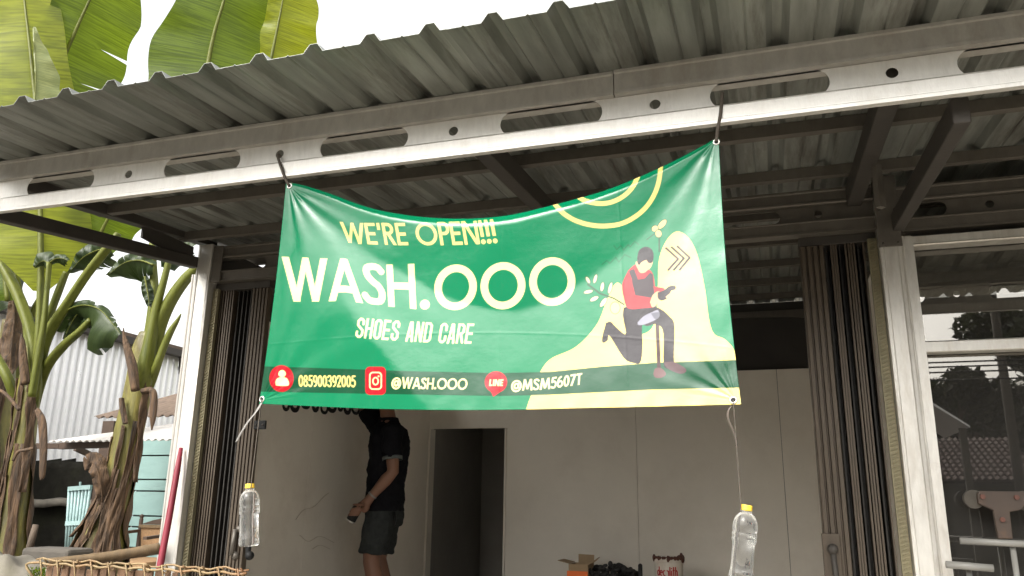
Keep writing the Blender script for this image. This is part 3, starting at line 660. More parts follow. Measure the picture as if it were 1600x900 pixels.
def text(txt, base, height, weight, x0, x1, col, slant=0., wd=1.0, track=.02, lineup=None, tall=None, gl=None):
    """base: list of (x, y) of the baseline; the line is fitted between x0 and x1"""
    adv = 0; items = []
    for ch in txt:
        a, pr = (gl or glyph)(ch, weight, wd); items.append((adv, pr)); adv += a+track
    adv -= track; sc = (x1-x0)/adv
    bx = [p[0] for p in base]; by = [p[1] for p in base]
    ymin = min(by)-height*1.25; ymax = max(by)+height*.25
    I = near(x0-abs(slant)*height, ymin, x1+abs(slant)*height, ymax, 6)
    px, py = PX[I], PY[I]
    hh = height if tall is None else None
    def hgt(x): return np.full(x.shape, float(height)) if tall is None else np.interp(x, [p[0] for p in tall], [p[1] for p in tall])
    xs = px.copy()
    for _ in range(4):
        yb = np.interp(xs, bx, by); gy = (yb-py)/hgt(xs); xs = px-gy*slant*height
    gx = (xs-x0)/sc
    hm = float(height)
    # work in isotropic units of the cap height
    U = (xs-x0)/hm; V = gy; k = sc/hm; aa = AA/hm
    for adv0, pr in items:
        for kind, pts in pr:
            P = [((adv0+a)*k, b) for a, b in pts]
            x_lo = min(p[0] for p in P)-.3; x_hi = max(p[0] for p in P)+.3
            j = np.nonzero((U > x_lo) & (U < x_hi))[0]
            if not len(j): continue
            if kind == 'p': d = poly_sd(U[j], V[j], P)
            else:
                d = np.full(len(j), 1e9)
                for a, b in zip(P[:-1], P[1:]): d = np.minimum(d, seg_d(U[j], V[j], a, b))
                d -= weight/2
            blend(I[j], .5-d/aa, col)
# yellow hills
hill = smooth_curve([(820,646),(832,612),(845,580),(862,560),(900,542),(932,508),(948,470),(958,448),(966,442),(974,452),(978,480),(984,520),(1010,520),(1024,500),(1028,450),(1030,405),(1042,375),(1058,362),(1076,372),(1090,400),(1101,450),(1108,500),(1116,522),(1132,530),(1146,545),(1153,566),(1170,600),(1170,646)], 160)
fill(list(hill), YEL)
# bar of contact details and the foot strip
I = near(390, 540, 1175, 640, 0)
bt = np.interp(PX[I], [400, 500, 640, 780, 860, 940, 1020, 1158], [572, 575, 580, 583, 581, 573, 567, 562]); bb = np.interp(PX[I], [400, 500, 640, 780, 860, 940, 1020, 1158], [612, 615, 618, 619, 617, 613, 609, 606])
blend(I, np.minimum((PY[I]-bt)/AA+.5, (bb-PY[I])/AA+.5), BAND)
I = near(400, 606, 845, 645, 0); fb = np.interp(PX[I], [400, 780, 900], [612, 619, 617]); fx = 838-(PY[I]-600)*.45
blend(I, np.minimum((PY[I]-fb)/AA+.5, (fx-PX[I])/AA+.5), GREEN)
# quarter rings at the top
def ring(cx, cy, rx, ry, w, col):
    i = near(cx-rx-w, cy-ry-w, cx+rx+w, cy+ry+w); x, y = PX[i]-cx, PY[i]-cy; rot = math.radians(-16)
    xr, yr = x*math.cos(rot)-y*math.sin(rot), x*math.sin(rot)+y*math.cos(rot)
    q = np.sqrt((xr/rx)**2+(yr/ry)**2)+1e-6; gq = np.sqrt((xr/rx**2)**2+(yr/ry**2)**2)/q
    blend(i, .5-(np.abs((q-1)/gq)-w/2)/AA, col)
RINGC = lin((204, 184, 108))
line(smooth_curve([(866,318),(880,333),(900,345),(925,352),(950,353),(975,348),(1000,333),(1018,312),(1029,285),(1034,246)], 60), 7.0, RINGC)
line(smooth_curve([(903,307),(915,314),(935,318),(955,316),(975,306),(990,290),(1001,265)], 40), 7.0, RINGC)
# writing
text("WE'RE OPEN!!!", [(530,377),(560,381),(620,383),(680,383.5),(740,382),(790,378)], 35, .135, 536, 779, lin((204,186,114)), slant=-.17, wd=1.0, tall=[(530,31),(600,34),(700,36),(780,36)])
text('WASH', [(440,471),(500,471),(540,470),(600,478),(660,484)], 66, .155, 443, 652, CREAM, slant=-.05, wd=1.0, tall=[(440,70),(530,66),(600,64),(660,72)])
i = near(653, 468, 676, 488); blend(i, .5-(np.hypot(PX[i]-664, PY[i]-476)-7.5)/AA, CREAM)
for cx, cy, rx, ry, rt in ((712, 449, 27, 30, .30), (786, 446.5, 29, 31, .25), (863, 440, 30, 32, .15)):
    th = np.linspace(0, 2*np.pi, 70); P = [(cx+rx*math.cos(a)*math.cos(rt)-ry*math.sin(a)*math.sin(rt)*1., cy+rx*math.cos(a)*math.sin(rt)+ry*math.sin(a)*math.cos(rt)) for a in th]
    line(P, 11.5, CREAM)
text('SHOES AND CARE', [(550,527),(600,531),(650,534),(700,536.5),(740,537)], 31, .108, 555, 737, CREAM, slant=.16, wd=1.0, track=.085, gl=glyph_sq)
text('085900392005', [(460,604),(556,605)], 18, .115, 467, 556, YEL, slant=0, wd=.9, track=.03)
text('@WASH.OOO', [(608,606),(660,608),(730,609)], 17.5, .135, 612, 730, CREAM, slant=.10, wd=.9, track=.03)
text('@MSM5607T', [(798,611),(850,609),(912,600)], 17.5, .135, 799, 909, CREAM, slant=.06, wd=.9, track=.03)
# round contact badge
i = near(415, 568, 465, 620); blend(i, .5-(np.hypot((PX[i]-440)/1.0, (PY[i]-591.5)/1.1)-19)/AA, RED)
i = near(420, 570, 460, 612); blend(i, .5-(np.hypot((PX[i]-441), (PY[i]-584))-5.6)/AA, CREAM)
fills([(431,602),(431,596),(434,591),(441,589.5),(448,591),(451,596),(451,602),(441,603)], CREAM)
# camera badge
def rrect(cx, cy, hw, hh, r): 
    P = []
    for sx, sy, a in ((1,1,0),(-1,1,90),(-1,-1,180),(1,-1,270)): P += arc(cx+sx*(hw-r), cy+sy*(hh-r), r, r, a, a+90, 6)
    return P
fill(rrect(587, 595, 16, 22, 7), RED)
P = rrect(587, 595, 9, 13, 5); line(P+[P[0]], 1.8, CREAM)
P = arc(587, 595.5, 4.2, 5.6, 0, 360, 20); line(P, 1.8, CREAM); i = near(588, 585, 596, 592); blend(i, .5-(np.hypot(PX[i]-591.8, PY[i]-588)-1.3)/AA, CREAM)
# speech badge
i = near(752, 578, 798, 622); blend(i, .5-(np.hypot((PX[i]-775), (PY[i]-597)*1.04)-17.5)/AA, RED); fill([(766,610),(784,611),(771,620)], RED)
text('LINE', [(760,603),(790,603)], 10, .18, 764.5, 786, CREAM, slant=.1, wd=.85, track=.1)
def lif(c): return lin(c)*.52
# ---- the printed figure: a man seated on a stool, brushing a shoe
DK = lif((40, 32, 40)); DK2 = lif((70, 58, 64)); REDS = lif((205, 52, 60)); SKIN = lif((243, 200, 150)); INK = lif((30, 80, 50)); BLK = lif((40, 32, 40))
def z(pts): return [(900+a/3.213, 320+b/3.213) for a, b in pts]
line(z([(190,205),(205,225),(225,205),(240,228),(262,200),(272,212),(295,185),(315,200)]), 1.3, lif((20,110,72)))
line(z([(130,300),(155,280),(170,295),(200,265),(215,288),(245,250),(275,265)]), 1.3, lif((20,110,72)))
line(z([(240,500),(190,470),(120,445),(60,400)]), 2.6, INK); line(z([(418,160),(418,235)]), 2.2, INK); line(z([(355,175),(395,145)]), 1.2, INK)
for c, a, l, w in (((60,378),60,20,9),((97,372),-75,24,9),((62,437),-12,24,10),((132,412),-80,24,10),((172,418),-75,30,10),((92,472),-25,24,11),((138,490),-55,28,12)):
    th = np.linspace(0, 2*np.pi, 18)[:-1]; ca, sa = math.cos(math.radians(a)), math.sin(math.radians(a))
    fill(z([(c[0]+l*math.cos(q)*ca-w*math.sin(q)*sa, c[1]+l*math.cos(q)*sa+w*math.sin(q)*ca) for q in th]), lif((232,236,190)), outline=INK, ow=1.0)
fill(z(arc(197,518,25,30,0,350,20)), lif((250,236,160)), outline=INK, ow=1.0)
for c, a, l, w in (((433,98),-48,30,15),((397,120),-20,18,16),((414,145),80,20,17)):
    th = np.linspace(0, 2*np.pi, 18)[:-1]; ca, sa = math.cos(math.radians(a)), math.sin(math.radians(a))
    fill(z([(c[0]+l*math.cos(q)*ca-w*math.sin(q)*sa, c[1]+l*math.cos(q)*sa+w*math.sin(q)*ca) for q in th]), lif((244,232,140)), outline=INK, ow=1.2)
for k, cc in enumerate((lif((60,46,56)), lif((34,28,44)), lif((54,44,60)))):
    o = k*29; line(z([(452+o,218-k*4),(513+o,272-k*3),(463+o,328-k)]), 3.6, cc)
# stool, legs
line(z([(408,590),(418,850)]), 6.0, lif((70,42,42))); fills(z([(388,850),(398,822),(430,822),(452,850),(430,868),(400,868)]), lif((110,72,72)))
fills(z([(245,515),(330,505),(410,515),(470,560),(495,610),(495,800),(545,820),(552,838),(520,848),(470,825),(440,800),(438,640),(400,600),(340,605)]), DK)
fills(z([(240,515),(235,560),(250,650),(200,612),(180,592),(160,590),(140,630),(130,680),(140,692),(160,680),(170,660),(240,770),(290,795),(325,790),(335,700),(332,610),(360,560),(350,512)]), DK)
fills(z([(150,592),(175,588),(185,606),(160,660),(145,692),(132,680)]), BLK)
fills(z([(440,790),(492,790),(545,818),(552,838),(520,848),(460,822)]), lif((96,70,74)))
# torso
fills(z([(262,330),(300,300),(345,315),(385,345),(398,430),(400,505),(330,520),(262,520),(240,470),(232,400)]), REDS)
fill(z([(266,332),(292,322),(312,375),(345,370),(372,340),(386,350),(394,440),(392,470),(320,458),(298,455)]), DK2)
fills(z([(242,400),(262,350),(280,372),(288,450),(330,468),(400,480),(395,512),(330,512),(258,500)]), REDS)
fills(z([(388,410),(440,418),(440,432),(400,440)]), REDS)
fills(z([(372,490),(385,455),(410,435),(424,445),(412,490),(385,515)]), SKIN)
fills(z([(300,300),(306,285),(360,300),(352,335),(322,340)]), SKIN)
# head and hair
fills(z([(318,270),(350,262),(384,276),(378,310),(352,332),(330,318)]), SKIN)
fills(z([(308,262),(318,228),(348,211),(378,222),(390,250),(384,288),(365,292),(352,278),(330,288),(318,302),(308,290)]), BLK)
fills(z([(410,440),(440,430),(470,408),(498,408),(500,425),(480,432),(470,450),(460,470),(430,482),(412,470)]), BLK)
fills(z([(450,462),(478,440),(500,424),(498,432),(474,452),(462,475)]), SKIN)
fills(z([(310,590),(340,560),(380,540),(412,530),(418,560),(395,580),(340,602),(312,602)]), lif((160,160,176)))
fills(z([(376,545),(415,540),(416,562),(398,575)]), lif((112,112,126)))
# ---- mesh
def banner_mesh():
    d = np.stack([PX-800, PY-450, np.full(PX.shape, FPX)], 1) @ RB
    d = d*((BY+HF.ravel()/560.0)/d[:, 1])[:, None]          # every point at its own distance on the folded sheet
    co = d.copy(); co[:, 2] += H
    me = bpy.data.meshes.new('banner'); nv = co.shape[0]
    ii = np.arange((NU+1)*(NV+1)).reshape(NU+1, NV+1)
    q = np.stack([ii[:-1, :-1], ii[1:, :-1], ii[1:, 1:], ii[:-1, 1:]], -1).reshape(-1, 4)
    me.vertices.add(nv); me.vertices.foreach_set('co', co.astype(np.float32).ravel())
    me.loops.add(q.size); me.loops.foreach_set('vertex_index', q.astype(np.int32).ravel())
    me.polygons.add(len(q)); me.polygons.foreach_set('loop_start', np.arange(0, q.size, 4, dtype=np.int32))
    me.update(calc_edges=True); me.shade_smooth()
    at = me.attributes.new('print', 'FLOAT_COLOR', 'POINT'); at.data.foreach_set('color', np.hstack([CLR, np.ones((nv, 1))]).astype(np.float32).ravel())
    return me, co.reshape(NU+1, NV+1, 3)
bme, BCO = banner_mesh()
mb = bpy.data.materials.new('printed_vinyl'); mb.use_nodes = True; n_ = mb.node_tree.nodes; L_ = mb.node_tree.links; pb = n_['Principled BSDF']
an_ = n_.new('ShaderNodeAttribute'); an_.attribute_name = 'print'
tcb = n_.new('ShaderNodeTexCoord'); nzb = n_.new('ShaderNodeTexNoise'); nzb.inputs['Scale'].default_value = 22; nzb.inputs['Detail'].default_value = 7; L_.new(tcb.outputs['Object'], nzb.inputs[0])
nzw = n_.new('ShaderNodeTexNoise'); nzw.inputs['Scale'].default_value = 420; nzw.inputs['Detail'].default_value = 2; L_.new(tcb.outputs['Object'], nzw.inputs[0])
adb = n_.new('ShaderNodeMath'); adb.operation = 'MULTIPLY_ADD'; adb.inputs[1].default_value = .22; L_.new(nzw.outputs[0], adb.inputs[0]); L_.new(nzb.outputs[0], adb.inputs[2])
bpb = n_.new('ShaderNodeBump'); bpb.inputs['Strength'].default_value = .18; bpb.inputs['Distance'].default_value = .006; L_.new(adb.outputs[0], bpb.inputs['Height']); L_.new(bpb.outputs[0], pb.inputs['Normal'])
L_.new(an_.outputs['Color'], pb.inputs['Base Color']); pb.inputs['Roughness'].default_value = .13; pb.inputs['Specular IOR Level'].default_value = .42; pb.inputs['IOR'].default_value = 1.5
M['vinyl'] = mb; bme.materials.append(mb)
ban = bpy.data.objects.new('banner', bme); COL.objects.link(ban)
tag(ban, 'sagging green vinyl banner printed WASH.OOO in cream, hung from the slotted beam', 'banner')
mdb = ban.modifiers.new('thickness', 'SOLIDIFY'); mdb.thickness = .0007; mdb.offset = 1
def bsurf(px, py):
    k = np.argmin((BXp-px)**2+(BYp-py)**2); return Vector(BCO.reshape(-1, 3)[k])
def torus(c, R, r, n=20, m=8):
    b = MB(); c = Vector(c)
    for i in range(n):
        a = 2*math.pi*i/n
        for j in range(m):
            q = 2*math.pi*j/m; b.v.append((c.x+(R+r*math.cos(q))*math.cos(a), c.y+r*.6*math.sin(q), c.z+(R+r*math.cos(q))*math.sin(a)))
    b.f = [(i*m+j, ((i+1) % n)*m+j, ((i+1) % n)*m+(j+1) % m, i*m+(j+1) % m) for i in range(n) for j in range(m)]
    return b
EY = [bsurf(453, 291), bsurf(1119, 222), bsurf(410, 624), bsurf(1146, 625)]
for p in EY:
    torus(p+Vector((0, -.002, 0)), .0078, .0024).build('eyelet', 'brass', ban, smooth=True)
    MB().ball(p+Vector((0, -.0012, 0)), (.007, .0016, .007), 10, 4).build('eyelet_hole', 'black', ban, smooth=True)
# hanging cords
def cord(pts, r, name, m, label, cat, group=None):
    o = MB().tube([tuple(p) for p in smooth_curve([tuple(q) for q in pts], 26)], r, 6).build(name, m, smooth=True)
    return tag(o, label, cat, group)
h1 = Vector((-1.584, 2.214, H+1.168)); h2 = W(1128, 152, 2.214)
cord([h1+Vector((-.001, .012, .0)), h1+Vector((.0, -.008, -.004)), h1.lerp(EY[0], .35)+Vector((.001, -.02, 0)), h1.lerp(EY[0], .75)+Vector((-.002, -.012, 0)), EY[0]+Vector((0, -.005, .0))], .0050, 'cord', 'cord', 'short grey cord tying the banner corner to a round hole in the beam', 'cord')
cord([h2+Vector((.0, .012, .006)), h2+Vector((.002, -.012, .004)), h2.lerp(EY[1], .45)+Vector((.004, -.02, 0)), h2.lerp(EY[1], .8)+Vector((0, -.008, 0)), EY[1]+Vector((0, -.005, 0))], .0050, 'cord', 'cord', 'short grey cord tying the banner corner to an oblong slot in the beam', 'cord')
# ---- the two water bottles that weigh the banner down
def bottle(base, top, label, r=.031):
    base = Vector(base); top = Vector(top); up = (top-base); L = up.length; q = up.normalized().to_track_quat('Z', 'Y').to_matrix()
    t = thing('water_bottle', base, label, 'bottle', 'bottles that weigh down the banner')
    prof = [(.60, 0), (.86, .010), (.97, .03), (1.0, .07), (.96, .085), (1.0, .10), (.985, .13), (.93, .15), (.93, .50), (.985, .53), (1.0, .555), (.93, .575), (1.0, .595), (1.0, .62), (.90, .640), (.97, .665), (.99, .70), (.96, .76), (.84, .83), (.62, .875), (.42, .90), (.38, .91), (.38, .945)]
    def rr(z): return 1.0
    b = MB(); n = 32
    for (r_, zf) in prof:
        for k in range(n):
            an = 2*math.pi*k/n; sq = 1.0
            if .12 < zf < .52: sq = 1-.07*max(0, math.cos(4*an))          # pressed side panels
            elif zf < .62: sq = 1-.03*math.cos(4*an)*.5
            b.v.append(tuple(base+q @ Vector((r*r_*sq*math.cos(an), r*r_*sq*math.sin(an), L*zf))))
    m = len(prof); b.f = [(i*n+k, i*n+(k+1) % n, (i+1)*n+(k+1) % n, (i+1)*n+k) for i in range(m-1) for k in range(n)]+[tuple(range(n-1, -1, -1)), tuple((m-1)*n+k for k in range(n))]
    b.build('body', 'pet', t, smooth=True)
    cp = [(.40, .925), (.46, .93), (.47, .945), (.46, .948), (.46, .992), (.43, 1.0)]
    MB().lathe([(r*a, L*zf) for a, zf in cp], 24, base, ax=q).build('cap', 'yellow_cap', t, smooth=False)
    MB().lathe([(r*.42, L*.905), (r*.50, L*.908), (r*.50, L*.918), (r*.42, L*.921)], 20, base, ax=q).build('neck_ring', 'pet', t, smooth=True)
    return t, base+up*.915
bl, nl = bottle(W(389, 854, 2.155), W(390.5, 756, 2.155), 'clear water bottle with yellow cap hanging in front of the left folding door', .0300)
br, nr = bottle(W(1157, 910, 2.15), W(1167, 789, 2.15), 'tilted clear water bottle with yellow cap hanging from the yellow banner corner', .0305)
cord([EY[2]+Vector((0, -.004, 0)), (EY[2]+Vector((0, -.004, 0))).lerp(nl+Vector((.010, -.010, .012)), .5), nl+Vector((.010, -.010, .012)), nl+Vector((.0105, -.010, .0))], .0013, 'string', 'cord', 'thin dark string from the banner corner down to the bottle by the folding door', 'string')
cord([EY[3]+Vector((0, -.004, 0)), (EY[3]+Vector((0, -.004, 0))).lerp(nr+Vector((-.012, -.010, .012)), .5), nr+Vector((-.012, -.010, .012)), nr+Vector((-.0125, -.010, .0))], .0013, 'string', 'cord', 'thin string from the yellow banner corner down to the tilted bottle', 'string')
# loose tape ends
def ribbon(pts, w, name, m, label, cat):
    P = smooth_curve([tuple(p) for p in pts], 18); b = MB()
    for i, p in enumerate(P):
        b.v += [(p[0]-w/2, p[1], p[2]), (p[0]+w/2, p[1]-.004, p[2]+w*.25)]
    b.f = [(2*i, 2*i+1, 2*i+3, 2*i+2) for i in range(len(P)-1)]
    return tag(b.build(name, m, smooth=True, solid=.0008), label, cat)
ribbon([W(409, 630, 2.15), W(400, 645, 2.14), W(388, 660, 2.135), W(378, 676, 2.14), W(370, 691, 2.15)], .012, 'plastic_strip', 'strip', 'frayed grey plastic strip dangling at the banner corner beside the red contact badge', 'strip')
ribbon([W(1146, 632, 2.15), W(1139, 640, 2.14), W(1137, 652, 2.14), W(1143, 668, 2.145), W(1149, 684, 2.15), W(1151, 697, 2.15)], .006, 'twine_end', 'cord', 'loose curled twine end at the yellow banner corner', 'twine')
# ================================================================== inside the shop
BT_Z = .842
t = thing('low_bench', (-1.1, 6.25, .6), 'low dark wooden bench against the grey back wall', 'bench')
MB().box(-1.75, -.55, 6.02, 6.52, BT_Z-.03, BT_Z).build('top', 'wood_dark', t, bevel=.004)
for x in (-1.70, -.60):
    for y in (6.06, 6.48): MB().box(x-.02, x+.02, y-.02, y+.02, .601, BT_Z-.03).build('leg', 'wood_dark', t)
# cardboard box with open flaps
c = W(907, 890, 6.15); bx0, bx1 = W(891, 890, 6.15).x, W(921, 890, 6.15).x; zt_ = W(905, 881, 6.15).z
t = thing('cardboard_box', (c.x, 6.2, BT_Z), 'open brown cardboard box with orange printed front beside the black heap', 'box')
by0, by1 = 6.10, 6.30; zo = BT_Z+.045
b = MB()
for a in ((bx0, bx1, by0, by0+.006), (bx0, bx1, by1-.006, by1), (bx0, bx0+.006, by0+.006, by1-.006), (bx1-.006, bx1, by0+.006, by1-.006)): b.box(a[0], a[1], a[2], a[3], BT_Z+.001, zt_)
b.box(bx0+.006, bx1-.006, by0+.006, by1-.006, BT_Z+.002, BT_Z+.008); b.build('carton', 'card', t)
MB().box(bx0-.012, bx1-.002, by0-.003, by0-.0005, BT_Z+.001, W(905, 892.5, by0).z).build('printed_band', 'orange', t)
MB().bar((bx0+.003, (by0+by1)/2, zt_+.004), (bx0-.085, (by0+by1)/2, zt_+.022), .004, .19, up=(0, 1, 0)).build('flap', 'card', t)
MB().add([W(904, 883, 6.3), W(928, 885, 6.3), W(928.5, 867, 6.31), W(904, 865.5, 6.31)], [(0, 1, 2, 3)]).build('flap', 'card', t, solid=.004)
MB().add([(bx1, by0+.004, zt_), (bx1, by1-.004, zt_), (bx1+.05, by1-.01, zt_+.045), (bx1+.06, by0+.01, zt_+.03)], [(0, 1, 2, 3)]).build('flap', 'card', t, solid=.004)
# black heap
b = MB(); rnd = random.Random(3)
hx0, hx1 = W(924, 890, 6.25).x, W(999, 890, 6.25).x
for k in range(90):
    u = rnd.random(); x = hx0+(hx1-hx0)*u; top = np.interp(u, [0, .25, .5, .8, 1], [W(925, 884, 6.2).z-BT_Z, W(945, 875, 6.2).z-BT_Z, W(962, 876.5, 6.2).z-BT_Z, W(985, 885, 6.2).z-BT_Z, W(1000, 890, 6.2).z-BT_Z])
    zz = BT_Z+.02+rnd.random()**.5*max(.01, top-.04); b.ball((x, 6.2+rnd.uniform(-.09, .10), zz), (rnd.uniform(.014, .03), rnd.uniform(.014, .03), rnd.uniform(.012, .026)), 8, 5)
b.ball(((hx0+hx1)/2, 6.22, BT_Z+.04), ((hx1-hx0)*.47, .09, .07), 16, 8)
hp = b.build('rubber_heap', 'rubber', smooth=True)
rm = hp.modifiers.new('merge', 'REMESH'); rm.mode = 'VOXEL'; rm.voxel_size = .006; rm.use_smooth_shade = True
tag(hp, 'lumpy heap of black rubber offcuts between the cardboard box and the paint pail', 'heap')
p = W(1000.5, 890, 6.2)
b = MB(); b.tube([(p.x, p.y, BT_Z), (p.x, p.y, W(1000, 884, 6.2).z)], .016, 10); b.ball((p.x, p.y, W(1000, 884, 6.2).z), .0165)
tag(b.build('black_roll', 'rubber', smooth=True), 'short upright black rubber roll at the end of the black heap', 'roll')
# paint pail
c = W(1044.5, 873, 6.2); R = .103; ztp = W(1044, 871, 6.2-R).z
t = thing('paint_pail', (c.x, 6.2, BT_Z), 'stained white paint pail with red lettering and dried brown paint on its rim', 'pail')
q = [(R*.93, BT_Z), (R*.95, BT_Z+.01), (R, ztp-.045), (R*1.03, ztp-.043), (R*1.03, ztp-.036), (R, ztp-.034), (R*1.0, ztp-.008), (R*1.03, ztp-.006), (R*1.03, ztp), (R*.97, ztp), (R*.96, ztp-.05), (R*.95, ztp-.06)]
MB().lathe(q, 40, (c.x, 6.2, 0)).build('body', 'pail', t, smooth=False)
b = MB()
for k in range(46):
    a = math.radians(170+k*4.6+rnd.uniform(-3, 3)); d = rnd.uniform(.004, .02)*(1.6 if rnd.random() < .2 else .8)
    b.ball((c.x+R*1.02*math.cos(a), 6.2+R*1.02*math.sin(a), ztp-d*.45), (.011, .011, d), 8, 5)
b.ball((c.x+R*.93, 6.2-.03, ztp+.012), (.012, .012, .02), 8, 5); b.ball((c.x+R*.85, 6.2-.05, ztp+.005), (.02, .012, .012), 8, 5)
b.build('dried_paint', 'rust', t, smooth=True)
LOW = {'d': [[(.45, 1), (.45, 0)], arc(.25, .3, .2, .28, 0, 360, 14)], 'e': [[(.06, .32), (.44, .32)]+arc(.25, .3, .2, .28, 0, 310, 14)], 'c': [arc(.27, .3, .2, .28, 50, 310, 14)],
       'a': [arc(.25, .3, .18, .28, 0, 360, 14), [(.43, .58), (.43, 0)]], 'l': [[(.12, 0), (.12, 1)]], 'i': [[(.12, 0), (.12, .6)], [(.12, .78), (.12, .9)]],
       't': [[(.2, 1), (.2, 0)], [(.04, .62), (.38, .62)]], 'h': [[(.1, 0), (.1, 1)], [(.1, .45), (.2, .6), (.34, .58), (.4, .42), (.4, 0)]]}
LADV = dict(d=.56, e=.54, c=.52, a=.54, l=.26, i=.26, t=.44, h=.52)
b = MB(); cx_ = 0; tot = sum(LADV[k] for k in 'decalith'); hh_ = .060; span = 1.55
for ch in 'decalith':
    for pl in LOW[ch]:
        if ch == 'a': pl = pl[:6]                                  # this letter is half worn away
        pts = []
        for (a, z_) in pl:
            th = math.radians(270)-span/2+(cx_+a)/tot*span; pts.append(Vector((c.x+(R+.0008)*math.cos(th), 6.2+(R+.0008)*math.sin(th), ztp-.125+z_*hh_)))
        for p0, p1 in zip(pts[:-1], pts[1:]):
            nrm = Vector(((p0+p1)/2-Vector((c.x, 6.2, 0)))); nrm.z = 0; b.bar(p0, p1, .0085, .0012, up=nrm)
    cx_ += LADV[ch]
b.build('lettering', 'red_ink', t)

# ------------------------------------------------------------------ the person at the left wall
PYc = 5.13
per = thing('person', (W(600, 800, PYc).x, PYc, .6), 'person in black polo shirt and dark shorts facing the wall with one arm raised', 'person')
def rings(b, L, n=20):
    vs = []
    for (c, rx, ry) in L:
        for k in range(n):
            a = 2*math.pi*k/n; vs.append((c.x+rx*math.cos(a), c.y+ry*math.sin(a), c.z))
    m = len(L); fs = [(i*n+k, i*n+(k+1) % n, (i+1)*n+(k+1) % n, (i+1)*n+k) for i in range(m-1) for k in range(n)]
    fs += [tuple(range(n-1, -1, -1)), tuple((m-1)*n+k for k in range(n))]; b.add(vs, fs)
def remeshed(b, name, m, vox, it=3):
    o = b.build(name, m, per, smooth=True)
    r = o.modifiers.new('skin', 'REMESH'); r.mode = 'VOXEL'; r.voxel_size = vox; r.use_smooth_shade = True
    s = o.modifiers.new('smooth', 'SMOOTH'); s.iterations = it; s.factor = .5
    if name in ('polo_shirt', 'shorts'):
        tx = bpy.data.textures.new('folds', 'CLOUDS'); tx.noise_scale = .075; tx.noise_depth = 2
        d = o.modifiers.new('folds', 'DISPLACE'); d.texture = tx; d.strength = .030; d.mid_level = .5
    return o
TOR = [(600,805,.105,.155),(601,790,.110,.160),(603,762,.100,.150),(606,730,.100,.160),(609,700,.108,.180),(610,682,.105,.185),(609,671,.09,.165),(608,663,.07,.10),(607,655,.055,.06),(605,642,.052,.056),(604,632,.055,.058)]
sL = W(612, 675, 4.985); eL = W(614, 737, 4.965); wL = W(581, 775, 4.93); hL = W(571, 787, 4.93)
sR = W(604, 672, 5.27); eR = W(566, 634, 5.27); wR = Vector((-2.895, 5.24, H+.98)); 
kL = Vector((W(580, 880, 5.04).x, 5.04, .6+.47)); kR = Vector((W(591, 878, 5.23).x, 5.23, .6+.47))
hipL = W(592, 812, 5.05); hipR = W(602, 812, 5.22)
b = MB(); rings(b, [(W(x, y, PYc), rx, ry) for x, y, rx, ry in TOR])
hd = W(602, 612, PYc); b.ball(hd, (.098, .078, .118), 18, 12)
b.ball(hd+Vector((-.098, 0, -.012)), (.020, .013, .020), 10, 6)                 # nose
b.ball(hd+Vector((-.076, 0, -.058)), (.024, .026, .016), 10, 6); b.ball(hd+Vector((-.070, 0, -.092)), (.03, .032, .026), 10, 6)
b.ball(hd+Vector((-.083, 0, .022)), (.018, .055, .012), 10, 6)
for s in (-1, 1): b.ball(hd+Vector((.012, s*.078, -.005)), (.022, .010, .032), 8, 6)
b.tube([sL, sL.lerp(eL, .5), eL, eL.lerp(wL, .35), wL, hL], [.055, .048, .040, .042, .028, .034], 12)
b.tube([sR, sR.lerp(eR, .5), eR, eR.lerp(wR, .5), wR], [.055, .048, .040, .036, .028], 12)
for h_, k_ in ((hipL, kL), (hipR, kR)):
    an = Vector((k_.x+.075, k_.y, .6+.085)); b.tube([h_, h_.lerp(k_, .5), k_+Vector((0, 0, .03)), k_, k_.lerp(an, .3)+Vector((.015, 0, 0)), k_.lerp(an, .75), an, an+Vector((0, 0, -.06))], [.088, .076, .058, .056, .058, .040, .036, .038], 14)
    b.tube([an+Vector((.035, 0, -.055)), an+Vector((-.04, 0, -.05)), an+Vector((-.12, 0, -.062)), an+Vector((-.165, 0, -.068))], [.03, .036, .034, .020], 10, flat=.7)
# left hand: palm and five fingers closed on the can
canA, canB = W(563, 786, 4.89), W(547, 815, 4.89); ca = (canB-canA).normalized(); cc = canA.lerp(canB, .42)
b.ball(hL.lerp(cc, .30)+Vector((.008, .012, 0)), (.040, .022, .046), 12, 8)
for k in range(4):
    o = cc+ca*(-.034+k*.021); rr_ = .040; pts = []
    for j, an in enumerate((10, 55, 100, 145)):
        dx = Vector((math.cos(math.radians(an))*rr_, -math.sin(math.radians(an))*rr_*.95, 0)); pts.append(o+dx+Vector((.004, 0, (.010 if k == 0 else 0))))
    b.tube(pts, [.0098, .0092, .0086, .007], 8)
o = cc+ca*(-.055); b.tube([hL+Vector((0, .015, -.005)), o+Vector((.024, .028, .008)), o+Vector((-.006, .038, .002)), o+Vector((-.026, .026, 0))], [.014, .0115, .0100, .008], 8)
